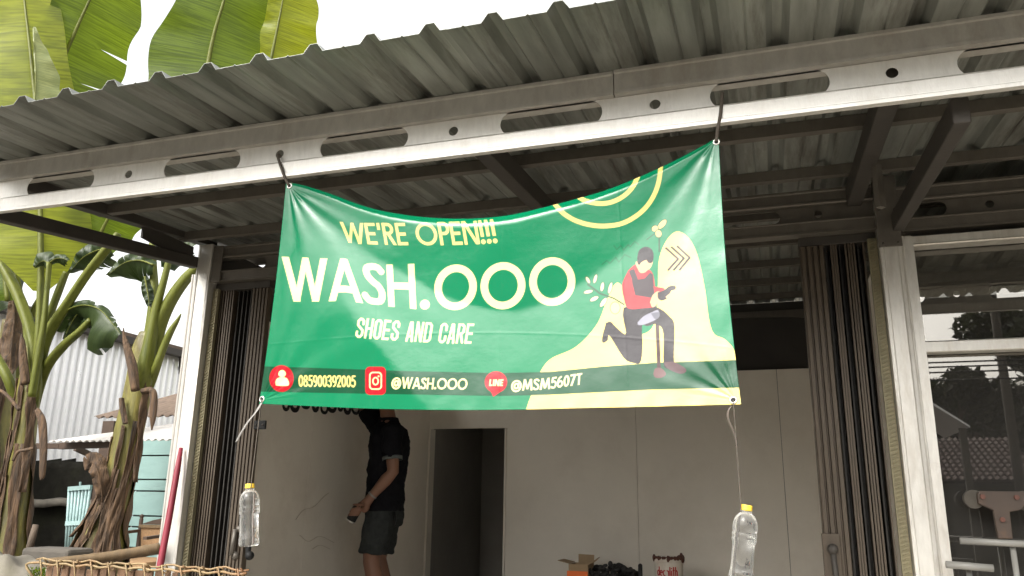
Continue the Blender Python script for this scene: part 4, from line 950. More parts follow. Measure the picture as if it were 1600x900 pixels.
# right hand, fingers spread on the wall
b.ball(wR+Vector((-.006, -.004, .045)), (.016, .036, .045), 12, 8)
for k in range(4): b.tube([wR+Vector((-.006, -.030+k*.019, .078)), wR+Vector((-.012, -.034+k*.021, .115)), wR+Vector((-.020, -.036+k*.023, .150-.008*abs(k-1.5)))], [.0095, .0088, .007], 8)
b.tube([wR+Vector((-.004, -.026, .03)), wR+Vector((-.010, -.052, .058)), wR+Vector((-.018, -.062, .085))], [.012, .010, .008], 8)
remeshed(b, 'body', 'skin', .0065, 2)
b = MB(); rings(b, [(W(600, 799, PYc), .124, .178), (W(601, 790, PYc), .124, .177), (W(603, 762, PYc), .120, .170), (W(606, 730, PYc), .122, .180), (W(609, 700, PYc), .124, .196), (W(610, 682, PYc), .120, .198), (W(609, 671, PYc), .104, .176), (W(608, 664, PYc), .086, .115), (W(607.5, 658, PYc), .072, .078), (W(607, 653, PYc), .070, .074)])
slv = sL.lerp(eL, .70); b.tube([sL+Vector((0, .05, .005)), sL, sL.lerp(eL, .35), slv], [.07, .074, .070, .066], 14)
slr = sR.lerp(eR, .82); b.tube([sR+Vector((.03, -.05, -.03)), sR+Vector((-.01, 0, -.02)), sR.lerp(eR, .45)+Vector((0, 0, -.015)), slr], [.085, .088, .082, .070], 14)
sh = remeshed(b, 'polo_shirt', 'shirt', .008, 4)
d_ = (eL-sL).normalized(); b = MB(); b.tube([slv-d_*.020, slv+d_*.004], [.0675, .0660], 20, caps=False); b.build('sleeve_trim', 'trim', sh, smooth=True, solid=.003)
b = MB()
def body_pt(px, py): 
    p = W(px, py, PYc); u = (p.x-W(609, py, PYc).x)/.124; return Vector((p.x, PYc-.202*math.sqrt(max(.05, 1-min(1, u*u))), p.z))
for st in ([(624.0,695),(623.6,689),(625.2,692.5),(626.8,688.8),(627.2,694)], [(628.4,694),(628.2,689.6),(630.2,689.2),(630.6,693.4),(628.6,694)]):
    for p0, p1 in zip(st[:-1], st[1:]):
        A_, B_ = body_pt(*p0), body_pt(*p1); b.bar(A_+Vector((0, -.010, 0)), B_+Vector((0, -.010, 0)), .004, .012, up=(0, -1, 0))
b.build('shirt_print', 'strip', sh)
b = MB(); rings(b, [(W(599, 822, PYc), .115, .165), (W(600, 805, PYc), .122, .172), (W(601, 788, PYc), .118, .168)])
for h_, k_ in ((hipL, kL), (hipR, kR)):
    hem = h_.lerp(k_, .80); b.tube([h_+Vector((0, 0, .05)), h_, h_.lerp(k_, .45), hem], [.095, .100, .096, .094], 16)
remeshed(b, 'shorts', 'shorts', .009, 3)
b = MB(); b.ball(hd+Vector((.018, 0, .026)), (.100, .086, .108), 16, 10); b.ball(hd+Vector((.055, 0, -.03)), (.058, .074, .085), 14, 9)
remeshed(b, 'hair', 'hair', .008, 2)
b = MB(); b.tube([W(616, 800, 5.0), W(617, 810, 4.99), W(615, 822, 4.99)], [.010, .013, .008], 6); b.build('key_strap', 'black', per, smooth=True)
b = MB(); b.tube([wL-(wL-eL).normalized()*.012, wL], [.0315, .0310], 14, caps=False); b.build('wristband', 'strip', per, solid=.002)
t = thing('spray_can', canB, 'small dark spray can held in the lowered hand', 'can')
q_ = (canA-canB).to_track_quat('Z', 'Y').to_matrix(); Lc = (canA-canB).length
MB().lathe([(.026, 0), (.032, .004), (.033, Lc*.78), (.022, Lc*.86), (.014, Lc*.88)], 20, canB, ax=q_).build('body', 'black', t, smooth=False)
MB().lathe([(.013, Lc*.88), (.013, Lc*.98), (.009, Lc)], 14, canB, ax=q_).build('nozzle', 'steel_dark', t)
MB().lathe([(.0335, .004), (.0335, .012), (.0325, .013)], 20, canB, ax=q_).build('base_rim', 'brass', t)

# ------------------------------------------------------------------ behind the window glass
t = thing('tee_bracket', W(1563, 800, 3.44), 'brown bolted tee-shaped steel bracket with rollers standing before the window glass', 'bracket')
yb = 3.44
prof = [(p.x, p.z) for p in (W(a, c_, yb) for a, c_ in [(1527,772),(1531,767),(1597,768),(1606,774),(1607,786),(1594,797),(1578,800),(1583,842),(1560,842),(1552,797),(1529,787)])]
MB().prism(prof, (0, yb, 0), (0, yb+.022, 0), (1, 0, 0), (0, 0, 1)).build('plate', 'bracket', t, bevel=.003)
for a, c_ in ((1535, 776), (1588, 777), (1566, 812)):
    p = W(a, c_, yb); MB().tube([p+Vector((0, .005, 0)), p+Vector((0, -.010, 0))], .0095, 6).build('bolt', 'rust', t)
for a, c_ in ((1522, 780), (1601, 782)):
    p = W(a, c_, yb+.03); MB().tube([p+Vector((0, -.004, 0)), p+Vector((0, .028, 0))], .034, 20).build('roller', 'concrete', t)
t = thing('white_rail_stand', W(1550, 850, 3.45), 'low white painted pipe rail standing in front of the window', 'rail')
a_, c_ = W(1500, 845, 3.45), W(1640, 852, 3.45)
MB().tube([a_, c_], .012, 12).build('rail', 'white_pipe', t, smooth=True)
a2, c2 = W(1478, 882, 3.40), W(1552, 888, 3.40)
MB().tube([a2, c2], .013, 12).build('rail', 'white_pipe', t, smooth=True)
for p, y in ((W(1584, 850, 3.45), 3.45), (W(1516, 880, 3.40), 3.42)): MB().tube([(p.x, y+.02, p.z), (p.x, y+.02, .602)], .010, 10).build('leg', 'white_pipe', t, smooth=True)
# ================================================================== the yard on the left
YB = 4.4
def pxm(px, py, Y):               # metres per photo pixel at that point
    p = W(px, py, Y)-EYE; d = RB[2] @ np.array(p); return d/FPX
def banana_trunk(par, pts, Y, seed):
    rnd = random.Random(seed); C = smooth_curve([(a, c, r) for a, c, r in pts], 40); n = 22
    P = [W(a, c, Y) for a, c, r in C]; Rr = [r*pxm(a, c, Y) for a, c, r in C]
    if P[0].z > .05:
        P = [Vector((P[0].x-.02, P[0].y, -.05))]+P; Rr = [Rr[0]*1.25]+Rr
    b = MB(); ph = [rnd.uniform(0, 6.3) for _ in range(6)]
    for i, (p, r) in enumerate(zip(P, Rr)):
        for k in range(n):
            a = 2*math.pi*k/n; rr = r*(1+.06*math.sin(3*a+ph[0]+i*.12)+.045*math.sin(5*a+ph[1]-i*.2)+.03*math.sin(9*a+ph[2]+i*.4))
            b.v.append((p.x+rr*math.cos(a), p.y+rr*math.sin(a), p.z+.0))
    m = len(P); b.f = [(i*n+k, i*n+(k+1) % n, (i+1)*n+(k+1) % n, (i+1)*n+k) for i in range(m-1) for k in range(n)]+[tuple(range(n-1, -1, -1)), tuple((m-1)*n+k for k in range(n))]
    b.build('trunk', 'stemA', par, smooth=True)
    return P, Rr
def sheaths(par, P, Rr, specs, seed, m='sheath'):
    rnd = random.Random(seed); n = len(P)
    for (a0, wdt, f0, f1, lift, curl) in specs:
        b = MB(); rows = 22; cols = 7; ph = rnd.uniform(0, 6)
        for i in range(rows):
            u = i/(rows-1); f = (f0+(f1-f0)*u)*(n-1); k = min(int(f), n-2); t_ = f-k; c = P[k].lerp(P[k+1], t_); r = Rr[k]*(1-t_)+Rr[k+1]*t_
            hw = math.radians(wdt)*(1-.55*u**2+.12*math.sin(u*14+ph))
            for j in range(cols):
                v = j/(cols-1)*2-1; a = math.radians(a0)+hw*v+.10*math.sin(u*6+ph); rr = r*(1.05+.05*math.sin(v*7+u*9+ph))+lift*u**3+.008*abs(v)**2+.006*math.sin(u*20+v*3+ph)
                b.v.append((c.x+rr*math.cos(a), c.y+rr*math.sin(a), c.z-curl*u**4))
        b.f = [(i*cols+j, i*cols+j+1, (i+1)*cols+j+1, (i+1)*cols+j) for i in range(rows-1) for j in range(cols-1)]
        b.build('sheath', m, par, smooth=True, solid=.004)
def stalk(par, pts, Y, m='petiole', name='petiole', root=0):
    """a leaf stalk with its open groove; root > 0 sinks the foot into the stem"""
    n = 14; C = smooth_curve([(a, c, r, root*max(0, 1-i/2)) for i, (a, c, r) in enumerate(pts)], 30)
    P = [W(a, c, Y+d) for a, c, r, d in C]; b = MB(); ph = random.uniform(0, 6)
    for i, p in enumerate(P):
        t = (P[min(i+1, 29)]-P[max(i-1, 0)]).normalized(); tc = (EYE-p).normalized(); tc = (tc-t*tc.dot(t)).normalized(); sd_ = t.cross(tc); r = C[i][2]*pxm(C[i][0], C[i][1], Y)
        gdir = math.radians(52)+.35*math.sin(i*.16+ph)
        for k in range(n):
            a = 2*math.pi*k/n; g = max(0, math.cos(a-gdir))**6; rr = r*(1-.42*g)*(1+.03*math.sin(5*a+i*.2))
            b.v.append(tuple(p+sd_*math.cos(a)*rr+tc*math.sin(a)*rr*.85))
    b.f = [(i*n+k, i*n+(k+1) % n, (i+1)*n+(k+1) % n, (i+1)*n+k) for i in range(29) for k in range(n)]+[tuple(range(n-1, -1, -1)), tuple(29*n+k for k in range(n))]
    return b.build(name, m, par, smooth=True)
def leaf(par, spine, wl, wr, Y, m, seed=0, fold=.25, curl=0., tears=0, rib=4.0, wave=.02, ribm='petiole', nseg=44, tip=True):
    """spine: photo-like (x, y, dY) points from the stalk to the tip; wl / wr half widths in metres along the leaf"""
    rnd = random.Random(seed); C = smooth_curve(spine, nseg); P = [W(a, c, Y+dy) for a, c, dy in C]; cols = 9
    b = MB(); uv = []; ph = [rnd.uniform(0, 6.28) for _ in range(6)]
    rows_per = 2*cols-1
    for i, p in enumerate(P):
        u = i/(nseg-1); t = (P[min(i+1, nseg-1)]-P[max(i-1, 0)]).normalized(); tc = (EYE-p).normalized(); tc = (tc-t*tc.dot(t)).normalized()
        a = t.cross(tc).normalized()              # to the leaf's right hand as seen from the yard
        L_ = np.interp(u, np.linspace(0, 1, len(wl)), wl); R_ = np.interp(u, np.linspace(0, 1, len(wr)), wr)
        for j in range(-(cols-1), cols):
            s = j/(cols-1); w = (R_ if s > 0 else L_)*abs(s)
            w *= 1+.05*math.sin(u*23+ph[0]+(1 if s > 0 else 2))*abs(s)
            out = fold*w+curl*w*abs(s)**2*1.5+wave*abs(s)**1.5*math.sin(u*17+ph[1]+(s > 0)*2)+wave*.5*abs(s)*math.sin(u*41+ph[2])
            q = p+a*(w if s > 0 else -w)*math.cos(min(1.2, abs(curl)*abs(s)))-tc*out
            b.v.append(tuple(q)); uv.append((u, s))
    tear = set()
    for _ in range(tears):
        i = rnd.randrange(4, nseg-4); sgn = rnd.choice((0, 1)); dep = rnd.randrange(3, 7); wid = rnd.uniform(.25, 1.0)
        for d in range(dep):
            j = (2*cols-3-d) if sgn else d; tear.add((i, j))
        for d in range(dep+1):
            jv = (2*cols-2-d) if sgn else d; f = wid*(1-d/dep); A0 = Vector(b.v[i*rows_per+jv]); B0 = Vector(b.v[(i+1)*rows_per+jv]); mid = (A0+B0)/2
            b.v[i*rows_per+jv] = tuple(mid+(A0-mid)*f); b.v[(i+1)*rows_per+jv] = tuple(mid+(B0-mid)*f)
    b.f = [(i*rows_per+j, i*rows_per+j+1, (i+1)*rows_per+j+1, (i+1)*rows_per+j) for i in range(nseg-1) for j in range(rows_per-1) if (i, j) not in tear]
    b.uv = uv
    o = b.build('leaf', m, par, smooth=True)
    k = pxm(C[0][0], C[0][1], Y); MB().tube([p+(EYE-p).normalized()*.008 for p in P], [rib*k*(1-.85*i/(nseg-1)) for i in range(nseg)], 8, flat=.7).build('midrib', ribm, o, smooth=True)
    return o
# ---- plant whose stalks fan out under the strut
p1 = thing('banana_plant', W(25, 880, YB)*1.0, 'banana plant with wide lime green leaves and fanned pale stalks at the canopy end', 'banana plant', 'banana plants beside the shop'); p1.location.z = 0
P, Rr = banana_trunk(p1, [(14,905,25),(18,850,23),(24,790,21),(33,720,18),(40,660,17),(45,610,16),(50,570,15),(55,540,12)], YB, 1)
sheaths(p1, P, Rr, [(-125,26,.55,.05,.06,.0), (-50,20,.50,.0,.05,0), (-150,22,.78,.35,.03,0), (-80,10,.80,.40,.03,.02), (-25,22,.74,.36,.05,.03), (-98,9,.40,.02,.05,.0), (60,60,.5,.02,.05,0)], 5)
stalk(p1, [(33,648,8),(26,625,9),(12,590,8),(-4,560,7),(-30,520,5)], YB-.05, root=.14)
stalk(p1, [(48,660,8),(54,600,11),(55,560,10),(49,520,9),(30,465,8.5),(10,425,8),(-15,385,6)], YB-.06, root=.14)
stalk(p1, [(42,680,8),(52,620,9),(60,545,7),(63,470,5.5),(64,400,5),(63,350,4.5)], YB-.08, root=.14)
stalk(p1, [(50,620,6),(58,570,6),(68,510,5),(73,460,4),(77,410,4)], YB-.14)
stalk(p1, [(46,660,8),(54,600,11),(63,555,10),(76,520,9),(105,475,7.5),(135,430,7),(165,392,7),(185,365,5)], YB-.04, root=.14)
stalk(p1, [(48,660,8),(58,610,9),(75,570,7.5),(100,540,7),(125,518,6),(142,500,5)], YB, root=.14)
stalk(p1, [(60,545,7),(75,500,6),(92,455,6),(104,425,5)], YB+.06)
stalk(p1, [(45,560,6),(40,505,5),(28,440,4),(20,400,4)], YB+.1)
leaf(p1, [(63,455,0),(64,400,0),(63,340,0),(58,230,0),(54,150,0),(46,70,0),(38,0,0),(30,-80,0),(24,-150,0)], [.05,.27,.33,.34,.34,.33,.30,.2,.02], [.05,.31,.35,.34,.30,.28,.25,.18,.02], YB, 'leaf_lime', 11, .10, .0, 0, 5.0, .018)
leaf(p1, [(70,300,.3),(78,190,.3),(93,110,.3),(115,55,.3),(140,0,.3),(168,-60,.3),(195,-120,.3)], [.05,.20,.24,.25,.26,.2,.02], [.06,.40,.48,.46,.44,.3,.02], YB, 'leaf_mid', 12, .16, .0, 3, 5.0, .02)
leaf(p1, [(54,185,-.12),(55,150,-.12),(56,110,-.12),(54,75,-.12),(53,42,-.12)], [.01,.01,.01,.01,.01], [.18,.19,.16,.09,.01], YB, 'leaf_pale', 13, .25, .0, 0, 1.2, .012)
leaf(p1, [(12,470,.1),(0,380,.1),(-30,260,.1),(-60,120,.1),(-80,0,.1)], [.05,.3,.36,.3,.02], [.03,.16,.20,.2,.02], YB, 'leaf_mid', 14, .2, 0, 2, 4)
leaf(p1, [(140,418,.35),(155,370,.35),(172,335,.35),(200,280,.35),(240,200,.35)], [.05,.28,.34,.3,.05], [.05,.2,.26,.25,.05], YB, 'leaf_mid', 15, .15, 0, 2, 4)
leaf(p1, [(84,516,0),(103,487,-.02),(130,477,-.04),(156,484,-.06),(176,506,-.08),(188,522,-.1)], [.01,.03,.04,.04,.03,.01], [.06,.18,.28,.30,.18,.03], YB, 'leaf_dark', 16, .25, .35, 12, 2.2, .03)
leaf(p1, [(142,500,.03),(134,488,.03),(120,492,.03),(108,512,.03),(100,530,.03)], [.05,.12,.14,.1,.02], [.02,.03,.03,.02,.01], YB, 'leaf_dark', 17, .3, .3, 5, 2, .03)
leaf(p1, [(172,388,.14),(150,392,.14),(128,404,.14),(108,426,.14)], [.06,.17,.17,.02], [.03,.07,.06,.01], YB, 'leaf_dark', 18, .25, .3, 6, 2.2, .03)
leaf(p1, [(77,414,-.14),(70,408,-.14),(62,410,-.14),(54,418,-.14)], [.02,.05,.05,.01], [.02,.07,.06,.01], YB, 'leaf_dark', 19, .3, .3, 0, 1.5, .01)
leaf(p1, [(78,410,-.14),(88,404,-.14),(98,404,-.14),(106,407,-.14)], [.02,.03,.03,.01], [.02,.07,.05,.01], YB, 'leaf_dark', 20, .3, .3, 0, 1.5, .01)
for pts in ([(58,640,4),(66,660,6),(68,700,5.5),(66,740,4.5),(64,750,2)], [(30,640,3),(18,625,3),(4,612,2.5),(-10,606,2)], [(52,700,2.5),(40,703,2.5),(28,706,2.5),(20,720,2)]):
    stalk(p1, pts, YB-.2, 'sheath', 'dry_stalk')
stalk(p1, [(40,600,7),(36,560,6),(35,535,4),(34,522,1)], YB-.15, 'sheath', 'dry_stalk')
# ---- the old dark plant behind, at the edge
p0 = thing('banana_plant', W(-8, 880, 5.0), 'old dark banana plant with withered brown leaves behind the lime leaved one', 'banana plant', 'banana plants beside the shop'); p0.location.z = 0
P, Rr = banana_trunk(p0, [(-12,900,22),(-8,800,20),(-3,700,17),(3,620,15),(10,560,13),(16,500,10)], 5.0, 9)
sheaths(p0, P, Rr, [(-60,40,.9,.3,.05,0), (-110,40,.7,.1,.05,0)], 4)
stalk(p0, [(-6,640,5),(4,580,5),(12,520,5),(18,470,4)], 4.9, 'sheath', 'dry_stalk')
stalk(p0, [(14,620,8),(26,570,8),(38,525,7),(55,480,5),(75,450,4)], 5.1)
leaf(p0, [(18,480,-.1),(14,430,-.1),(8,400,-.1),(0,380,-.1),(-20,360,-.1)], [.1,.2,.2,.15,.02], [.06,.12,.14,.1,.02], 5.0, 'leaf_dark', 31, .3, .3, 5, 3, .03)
leaf(p0, [(20,470,-.1),(22,500,-.12),(18,540,-.14),(14,585,-.15)], [.1,.16,.14,.03], [.03,.08,.08,.02], 5.0, 'sheath', 32, .3, .4, 0, 2, .03, 'sheath')
# ---- the leaning plant against the post
p2 = thing('banana_plant', W(150, 880, YB), 'leaning banana plant with shaggy brown trunk in front of the pale blue house', 'banana plant', 'banana plants beside the shop'); p2.location.z = 0
P, Rr = banana_trunk(p2, [(150,905,35),(157,860,33),(166,825,29),(178,785,24),(190,735,22),(202,680,21),(211,640,20.5),(218,600,20),(224,550,18),(231,520,13)], YB-.1, 2)
sheaths(p2, P, Rr, [(-150,22,.50,.0,.10,.02), (-112,10,.38,.0,.06,.0), (-92,8,.34,.0,.05,.0), (-60,13,.46,.03,.07,.02), (-32,14,.62,.05,.08,0), (-175,26,.46,.05,.10,.02), (-75,7,.60,.22,.04,.03), (60,60,.5,.0,.05,0), (-128,8,.56,.2,.05,0), (-45,7,.40,.0,.08,0), (-102,6,.30,.0,.06,.0), (-12,16,.80,.42,.05,.0), (-18,12,.5,.1,.07,.03)], 8)
stalk(p2, [(203,690,9),(213,640,13),(224,590,14),(233,545,11),(238,515,9),(245,480,7),(256,440,5.5),(263,411,5),(268,380,4)], YB-.15, root=.16)
stalk(p2, [(207,680,8),(221,620,12),(232,572,14),(241,535,12),(252,500,11),(270,465,10),(290,437,9),(306,420,8),(330,385,6)], YB-.1, root=.14)
stalk(p2, [(208,640,8),(220,580,10),(230,540,9),(236,505,8),(241,455,7),(240,420,6),(238,380,5)], YB+.05)
stalk(p2, [(216,650,6),(230,612,7),(242,580,7),(254,548,6),(266,520,5.5),(278,500,3),(283,490,.8)], YB-.12, root=.12)
stalk(p2, [(212,610,7),(207,575,7.5),(199,545,5.5),(194,525,2.5),(193,512,.6)], YB-.28, 'sheath', 'dry_stalk')
stalk(p2, [(196,662,4),(192,640,4.5),(190,622,4)], YB-.22, 'sheath', 'dry_stalk')
stalk(p2, [(222,612,5),(236,611,6),(240,622,6),(239,650,5),(237,672,1)], YB-.25, 'sheath', 'dry_stalk')
leaf(p2, [(322,250,0),(319,190,0),(324,110,0),(334,55,0),(350,0,0),(366,-60,0),(380,-120,0)], [.08,.40,.42,.36,.30,.2,.02], [.08,.34,.36,.36,.34,.25,.02], YB, 'leaf_mid', 41, .12, 0, 2, 5, .025)
leaf(p2, [(416,130,.1),(424,90,.1),(432,50,.1),(440,10,.1),(448,-40,.1),(455,-90,.1)], [.04,.09,.11,.10,.08,.02], [.08,.26,.30,.28,.22,.02], YB, 'leaf_lime', 42, .15, 0, 1, 3, .03)
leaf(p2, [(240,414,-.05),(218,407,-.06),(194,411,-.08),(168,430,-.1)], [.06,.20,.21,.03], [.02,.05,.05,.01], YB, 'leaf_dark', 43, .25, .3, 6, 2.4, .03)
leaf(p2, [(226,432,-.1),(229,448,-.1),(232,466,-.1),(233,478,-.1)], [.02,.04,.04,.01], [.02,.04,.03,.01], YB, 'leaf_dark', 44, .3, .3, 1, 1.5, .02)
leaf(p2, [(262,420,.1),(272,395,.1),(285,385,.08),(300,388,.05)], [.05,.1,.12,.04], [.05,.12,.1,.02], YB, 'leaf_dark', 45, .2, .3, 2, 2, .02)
leaf(p2, [(160,790,-.2),(158,762,-.25),(152,735,-.28),(143,722,-.28),(133,735,-.28)], [.02,.04,.045,.05,.01], [.02,.05,.06,.07,.01], YB, 'sheath', 46, .2, .2, 9, 1.2, .012, 'sheath')

# ------------------------------------------------------------------ big corrugated hall
WX0 = -9.0
hall = thing('warehouse', (WX0-3, 11, 0), 'large warehouse clad in bright corrugated metal sheets behind the banana plants', 'warehouse')
ztop = lambda y: WX(180, 515, WX0).z
zt_w = ztop(0)
per_w = .125; rows = None
def wall_sheet(y0, nrib, zt):
    b = MB(); pr = []
    for k in range(nrib): o = k*per_w; pr += [(o, 0), (o+.050, 0), (o+.080, .050), (o+.105, .050)]
    pr.append((nrib*per_w, 0))
    for z_ in (0, zt):
        for dy, dx in pr: b.v.append((dx, dy, z_))
    n = len(pr); b.f = [(k, k+1, n+k+1, n+k) for k in range(n-1)]; return b
s0 = wall_sheet(0, 7, zt_w-.02).build('wall_sheet', 'wh_wall', hall, solid=.001); base_h = s0.location.copy()
s0.location = base_h+Vector((WX0, 4.2, 0))
for k in range(1, 12): dup(s0, hall, base_h+Vector((WX0+(.002 if k % 2 else 0), 4.2+k*7*per_w, 0)))
MB().prism([(WX0-.5, zt_w+.02), (WX0+.22, zt_w-.10), (WX0+.22, zt_w-.05), (WX0-.5, zt_w+.09), (WX0-6, zt_w+.9), (WX0-6, zt_w+.84)], (0, 4.0, 0), (0, 13.85, 0), (1, 0, 0), (0, 0, 1)).build('roof', 'oldroof', hall)
MB().box(WX0+.10, WX0+.24, 4.0, 13.85, zt_w-.20, zt_w-.105).build('gutter', 'steel_dark', hall)
MB().box(WX0-6, WX0-.02, 13.6, 13.7, 0, zt_w).build('end_wall', 'wh_wall', hall)
for k in range(9):
    y = 9.3+k*.5; MB().bar((WX0+.16, y, zt_w-.2), (WX0+.03, y+.2, zt_w-.42), .03, .03).build('gutter_bracket', 'steel_dark', hall)
MB().tube([(WX0+.12, 11.25, zt_w-.2), (WX0+.12, 11.25, 0)], .06, 10).build('downpipe', 'steel_dark', hall, smooth=True)

# ------------------------------------------------------------------ black stone wall
SY = 7.6
sx0, sx1 = -12.5, W(172, 740, SY).x; zst = W(100, 722, SY).z
wallo = MB(); nx, nz = 90, 24; rr = random.Random(5); nv = [[rr.random() for _ in range(nz+1)] for _ in range(nx+1)]
for i in range(nx+1):
    for j in range(nz+1):
        x = sx0+(sx1-sx0)*i/nx; z_ = zst*j/nz
        zz = z_+(.008*math.sin(i*.9)+.006*math.sin(i*2.3) if j == nz else 0)
        wallo.v.append((x, SY+.02*nv[i][j]+.015*math.sin(i*1.7+j*2.2), zz))
wallo.f = [(i*(nz+1)+j, (i+1)*(nz+1)+j, (i+1)*(nz+1)+j+1, i*(nz+1)+j+1) for i in range(nx) for j in range(nz)]
wo = wallo.build('stone_wall', 'stone', smooth=True); md = wo.modifiers.new('t', 'SOLIDIFY'); md.thickness = .3; md.offset = 1
tag(wo, 'rough black mossy stone wall below the bright corrugated warehouse', 'wall')
zb_ = W(75, 785, SY-.1).z
b = MB(); npt = 40
for i in range(npt+1):
    x = sx0+(sx1-sx0)*i/npt
    for dy, dz_ in ((-.12, -.045), (-.13, .03), (-.02, .045), (0, -.05)): b.v.append((x, SY+dy+.012*math.sin(i*2.1), zb_+dz_+.015*math.sin(i*1.3+dy*9)))
b.f = [(i*4+k, i*4+(k+1) % 4, (i+1)*4+(k+1) % 4, (i+1)*4+k) for i in range(npt) for k in range(4)]+[(0, 1, 2, 3), (npt*4, npt*4+1, npt*4+2, npt*4+3)]
b.build('cement_band', 'stone_cap', wo, smooth=True)

# ------------------------------------------------------------------ pale blue house
HY = 6.7
hx0 = W(206, 780, HY).x; hx1 = -3.5
house = thing('blue_house', (hx0+1, HY, 0), 'small pale blue boarded house with corrugated awning behind the leaning banana plant', 'house')
zs = [0.0]+[W(235, y, HY).z for y in (857, 824, 806.5, 767.5, 749.5, 712)]+[W(235, 690, HY).z+.06]
for k in range(len(zs)-1):
    MB().box(hx0, hx1, HY+(.004 if k % 2 else 0), HY+.03, zs[k]+.008, zs[k+1]-.006).build('plank', 'blue_board', house, bevel=.003)
MB().box(hx0+.01, hx1, HY+.034, HY+2.4, 0, zs[-1]).build('wall_core', 'dark_board', house)
xw0 = W(178, 780, HY).x
MB().box(xw0-.02, hx0-.002, HY+.35, HY+.38, W(190, 850, HY).z, W(190, 715, HY).z).build('window_recess', 'dark_board', house)  # dark sheet painted in place of shade inside the window opening
for y in (754, 785, 816): 
    z_ = W(204, y, HY).z; MB().box(xw0, hx0-.003, HY+.06, HY+.085, z_-.012, z_+.012).build('window_bar', 'concrete', house)
MB().box(W(199, 780, HY).x, W(199, 780, HY).x+.03, HY+.03, HY+.06, W(199, 850, HY).z, W(199, 752, HY).z).build('window_post', 'concrete', house)
# awning of small-wave sheets
AYf, AYb = HY-.95, HY+.25
za_f = W(150, 689, AYf).z; ax0 = W(76, 690, AYf).x; ax1 = hx1+.2
za_b = W(190, 657, AYb).z
def wave_sheet(x0, x1, y0, y1, z0, z1, per_, amp, xin=0.):
    b = MB(); n = int((x1-x0)/per_*6)
    for u in (0, 1):
        for i in range(n+1):
            x = x0+(x1-x0)*i/n; b.v.append((x+(xin*(1-i/n) if u else 0), y0+(y1-y0)*u, z0+(z1-z0)*u+amp*math.sin(2*math.pi*x/per_)))
    b.f = [(i, i+1, n+2+i, n+1+i) for i in range(n)]; return b
nsh = 4
for k in range(nsh):
    xa = ax0+(ax1-ax0)*k/nsh; xb = ax0+(ax1-ax0)*(k+1)/nsh+.03
    wave_sheet(xa, xb, AYf, AYb, za_f+.004*(k % 2), za_b+.004*(k % 2), .075, .010, .9 if k == 0 else 0).build('awning_sheet', 'awning', house, smooth=True, solid=.004)
zr0 = za_b+.03; wave_sheet(W(155, 661, AYb).x, hx1+.15, AYb-.08, HY+2.6, zr0, zr0+1.05, .11, .014, 1.2).build('roof', 'oldroof', house, smooth=True, solid=.006)
for f_ in (.35, .65): MB().bar((W(165, 661, AYb).x, AYb+.8*f_, zr0+.36*f_), (hx1+.15, AYb+.8*f_, zr0+.36*f_+.01), .03, .02).build('roof_batten', 'oldroof', house)
pa = W(172, 700, HY-.1); MB().box(pa.x-.07, pa.x+.07, HY-.17, HY-.03, 0, za_b-.05).build('awning_post', 'wood_dark', house)
MB().bar(W(95, 697, AYf+.15), W(180, 694, AYf+.15), .05, .06).build('awning_beam', 'wood_dark', house)
MB().bar(W(118, 700, HY-.5), W(166, 722, HY-.15), .04, .05).build('awning_brace', 'wood_dark', house)
MB().bar(W(5, 697, AYf+.3), W(95, 697, AYf+.15), .05, .05).build('awning_beam', 'wood_dark', house)

# ------------------------------------------------------------------ pale blue gate of upright bars
GY = 6.3
gt = thing('metal_gate', W(122, 858, GY), 'pale blue gate leaf of upright metal bars leaning by the stone wall', 'gate')
for k in range(7):
    u = k/6; MB().tube([W(103+u*24, 857, GY), W(108.5+u*33, 762-u*1.5, GY)], .014, 8).build('bar', 'blue_metal', gt, smooth=True)
for (xa, ya, xb, yb_) in ((107.5, 764, 142.5, 761), (103.5, 818, 135, 816.5)): MB().bar(W(xa, ya, GY-.01), W(xb, yb_, GY-.01), .03, .04).build('rail', 'blue_metal', gt)
MB().tube([W(125, 770, GY+.03), W(125.5, 753, GY+.03)], .010, 6).build('spike', 'blue_metal', gt)
for p in (W(106, 850, GY), W(124, 850, GY)): MB().box(p.x-.03, p.x+.03, GY-.03, GY+.03, 0, p.z-.06).build('foot', 'concrete', gt)

# ------------------------------------------------------------------ cane-backed chair
CY = 5.3
ch = thing('cane_chair', W(235, 900, CY), 'dark wooden chair with woven cane backrest beside the pale blue house', 'chair'); ch.location.z = 0
pts = [W(214, 858, CY), W(221, 822, CY), W(262, 822, CY), W(262, 858, CY)]
def ybar(a, c, w, name, m='wood_dark'): return MB().bar(a, c, w, .03, up=(0, -1, 0)).build(name, m, ch)
a = W(214, 870, CY); c_ = W(221, 811, CY); MB().tube([Vector((a.x-.02, CY, 0)), a, c_, c_+Vector((0, 0, .015))], [.018, .019, .015, .010], 8).build('back_post', 'wood_dark', ch, smooth=True)
MB().ball(c_+Vector((0, 0, .02)), .017).build('finial', 'wood_dark', ch, smooth=True)
a2 = a+Vector((.46, 0, 0)); c2_ = c_+Vector((.46, 0, 0)); MB().tube([Vector((a2.x-.02, CY, 0)), a2, c2_], [.018, .019, .014], 8).build('back_post', 'wood_dark', ch, smooth=True)
zc0, zc1 = W(225, 857, CY).z, W(225, 823, CY).z
MB().add([(a.x+.03, CY, zc0), (a2.x-.02, CY, zc0), (a2.x-.0, CY, zc1), (c_.x+.005, CY, zc1)], [(0, 1, 2, 3)]).build('cane_panel', 'cane', ch, solid=.008)
ybar((c_.x, CY-.004, zc1+.005), (c2_.x, CY-.004, zc1+.005), .022, 'rail', 'bamboo')
ybar((a.x, CY-.004, zc0-.01), (a2.x, CY-.004, zc0-.01), .022, 'rail', 'bamboo')
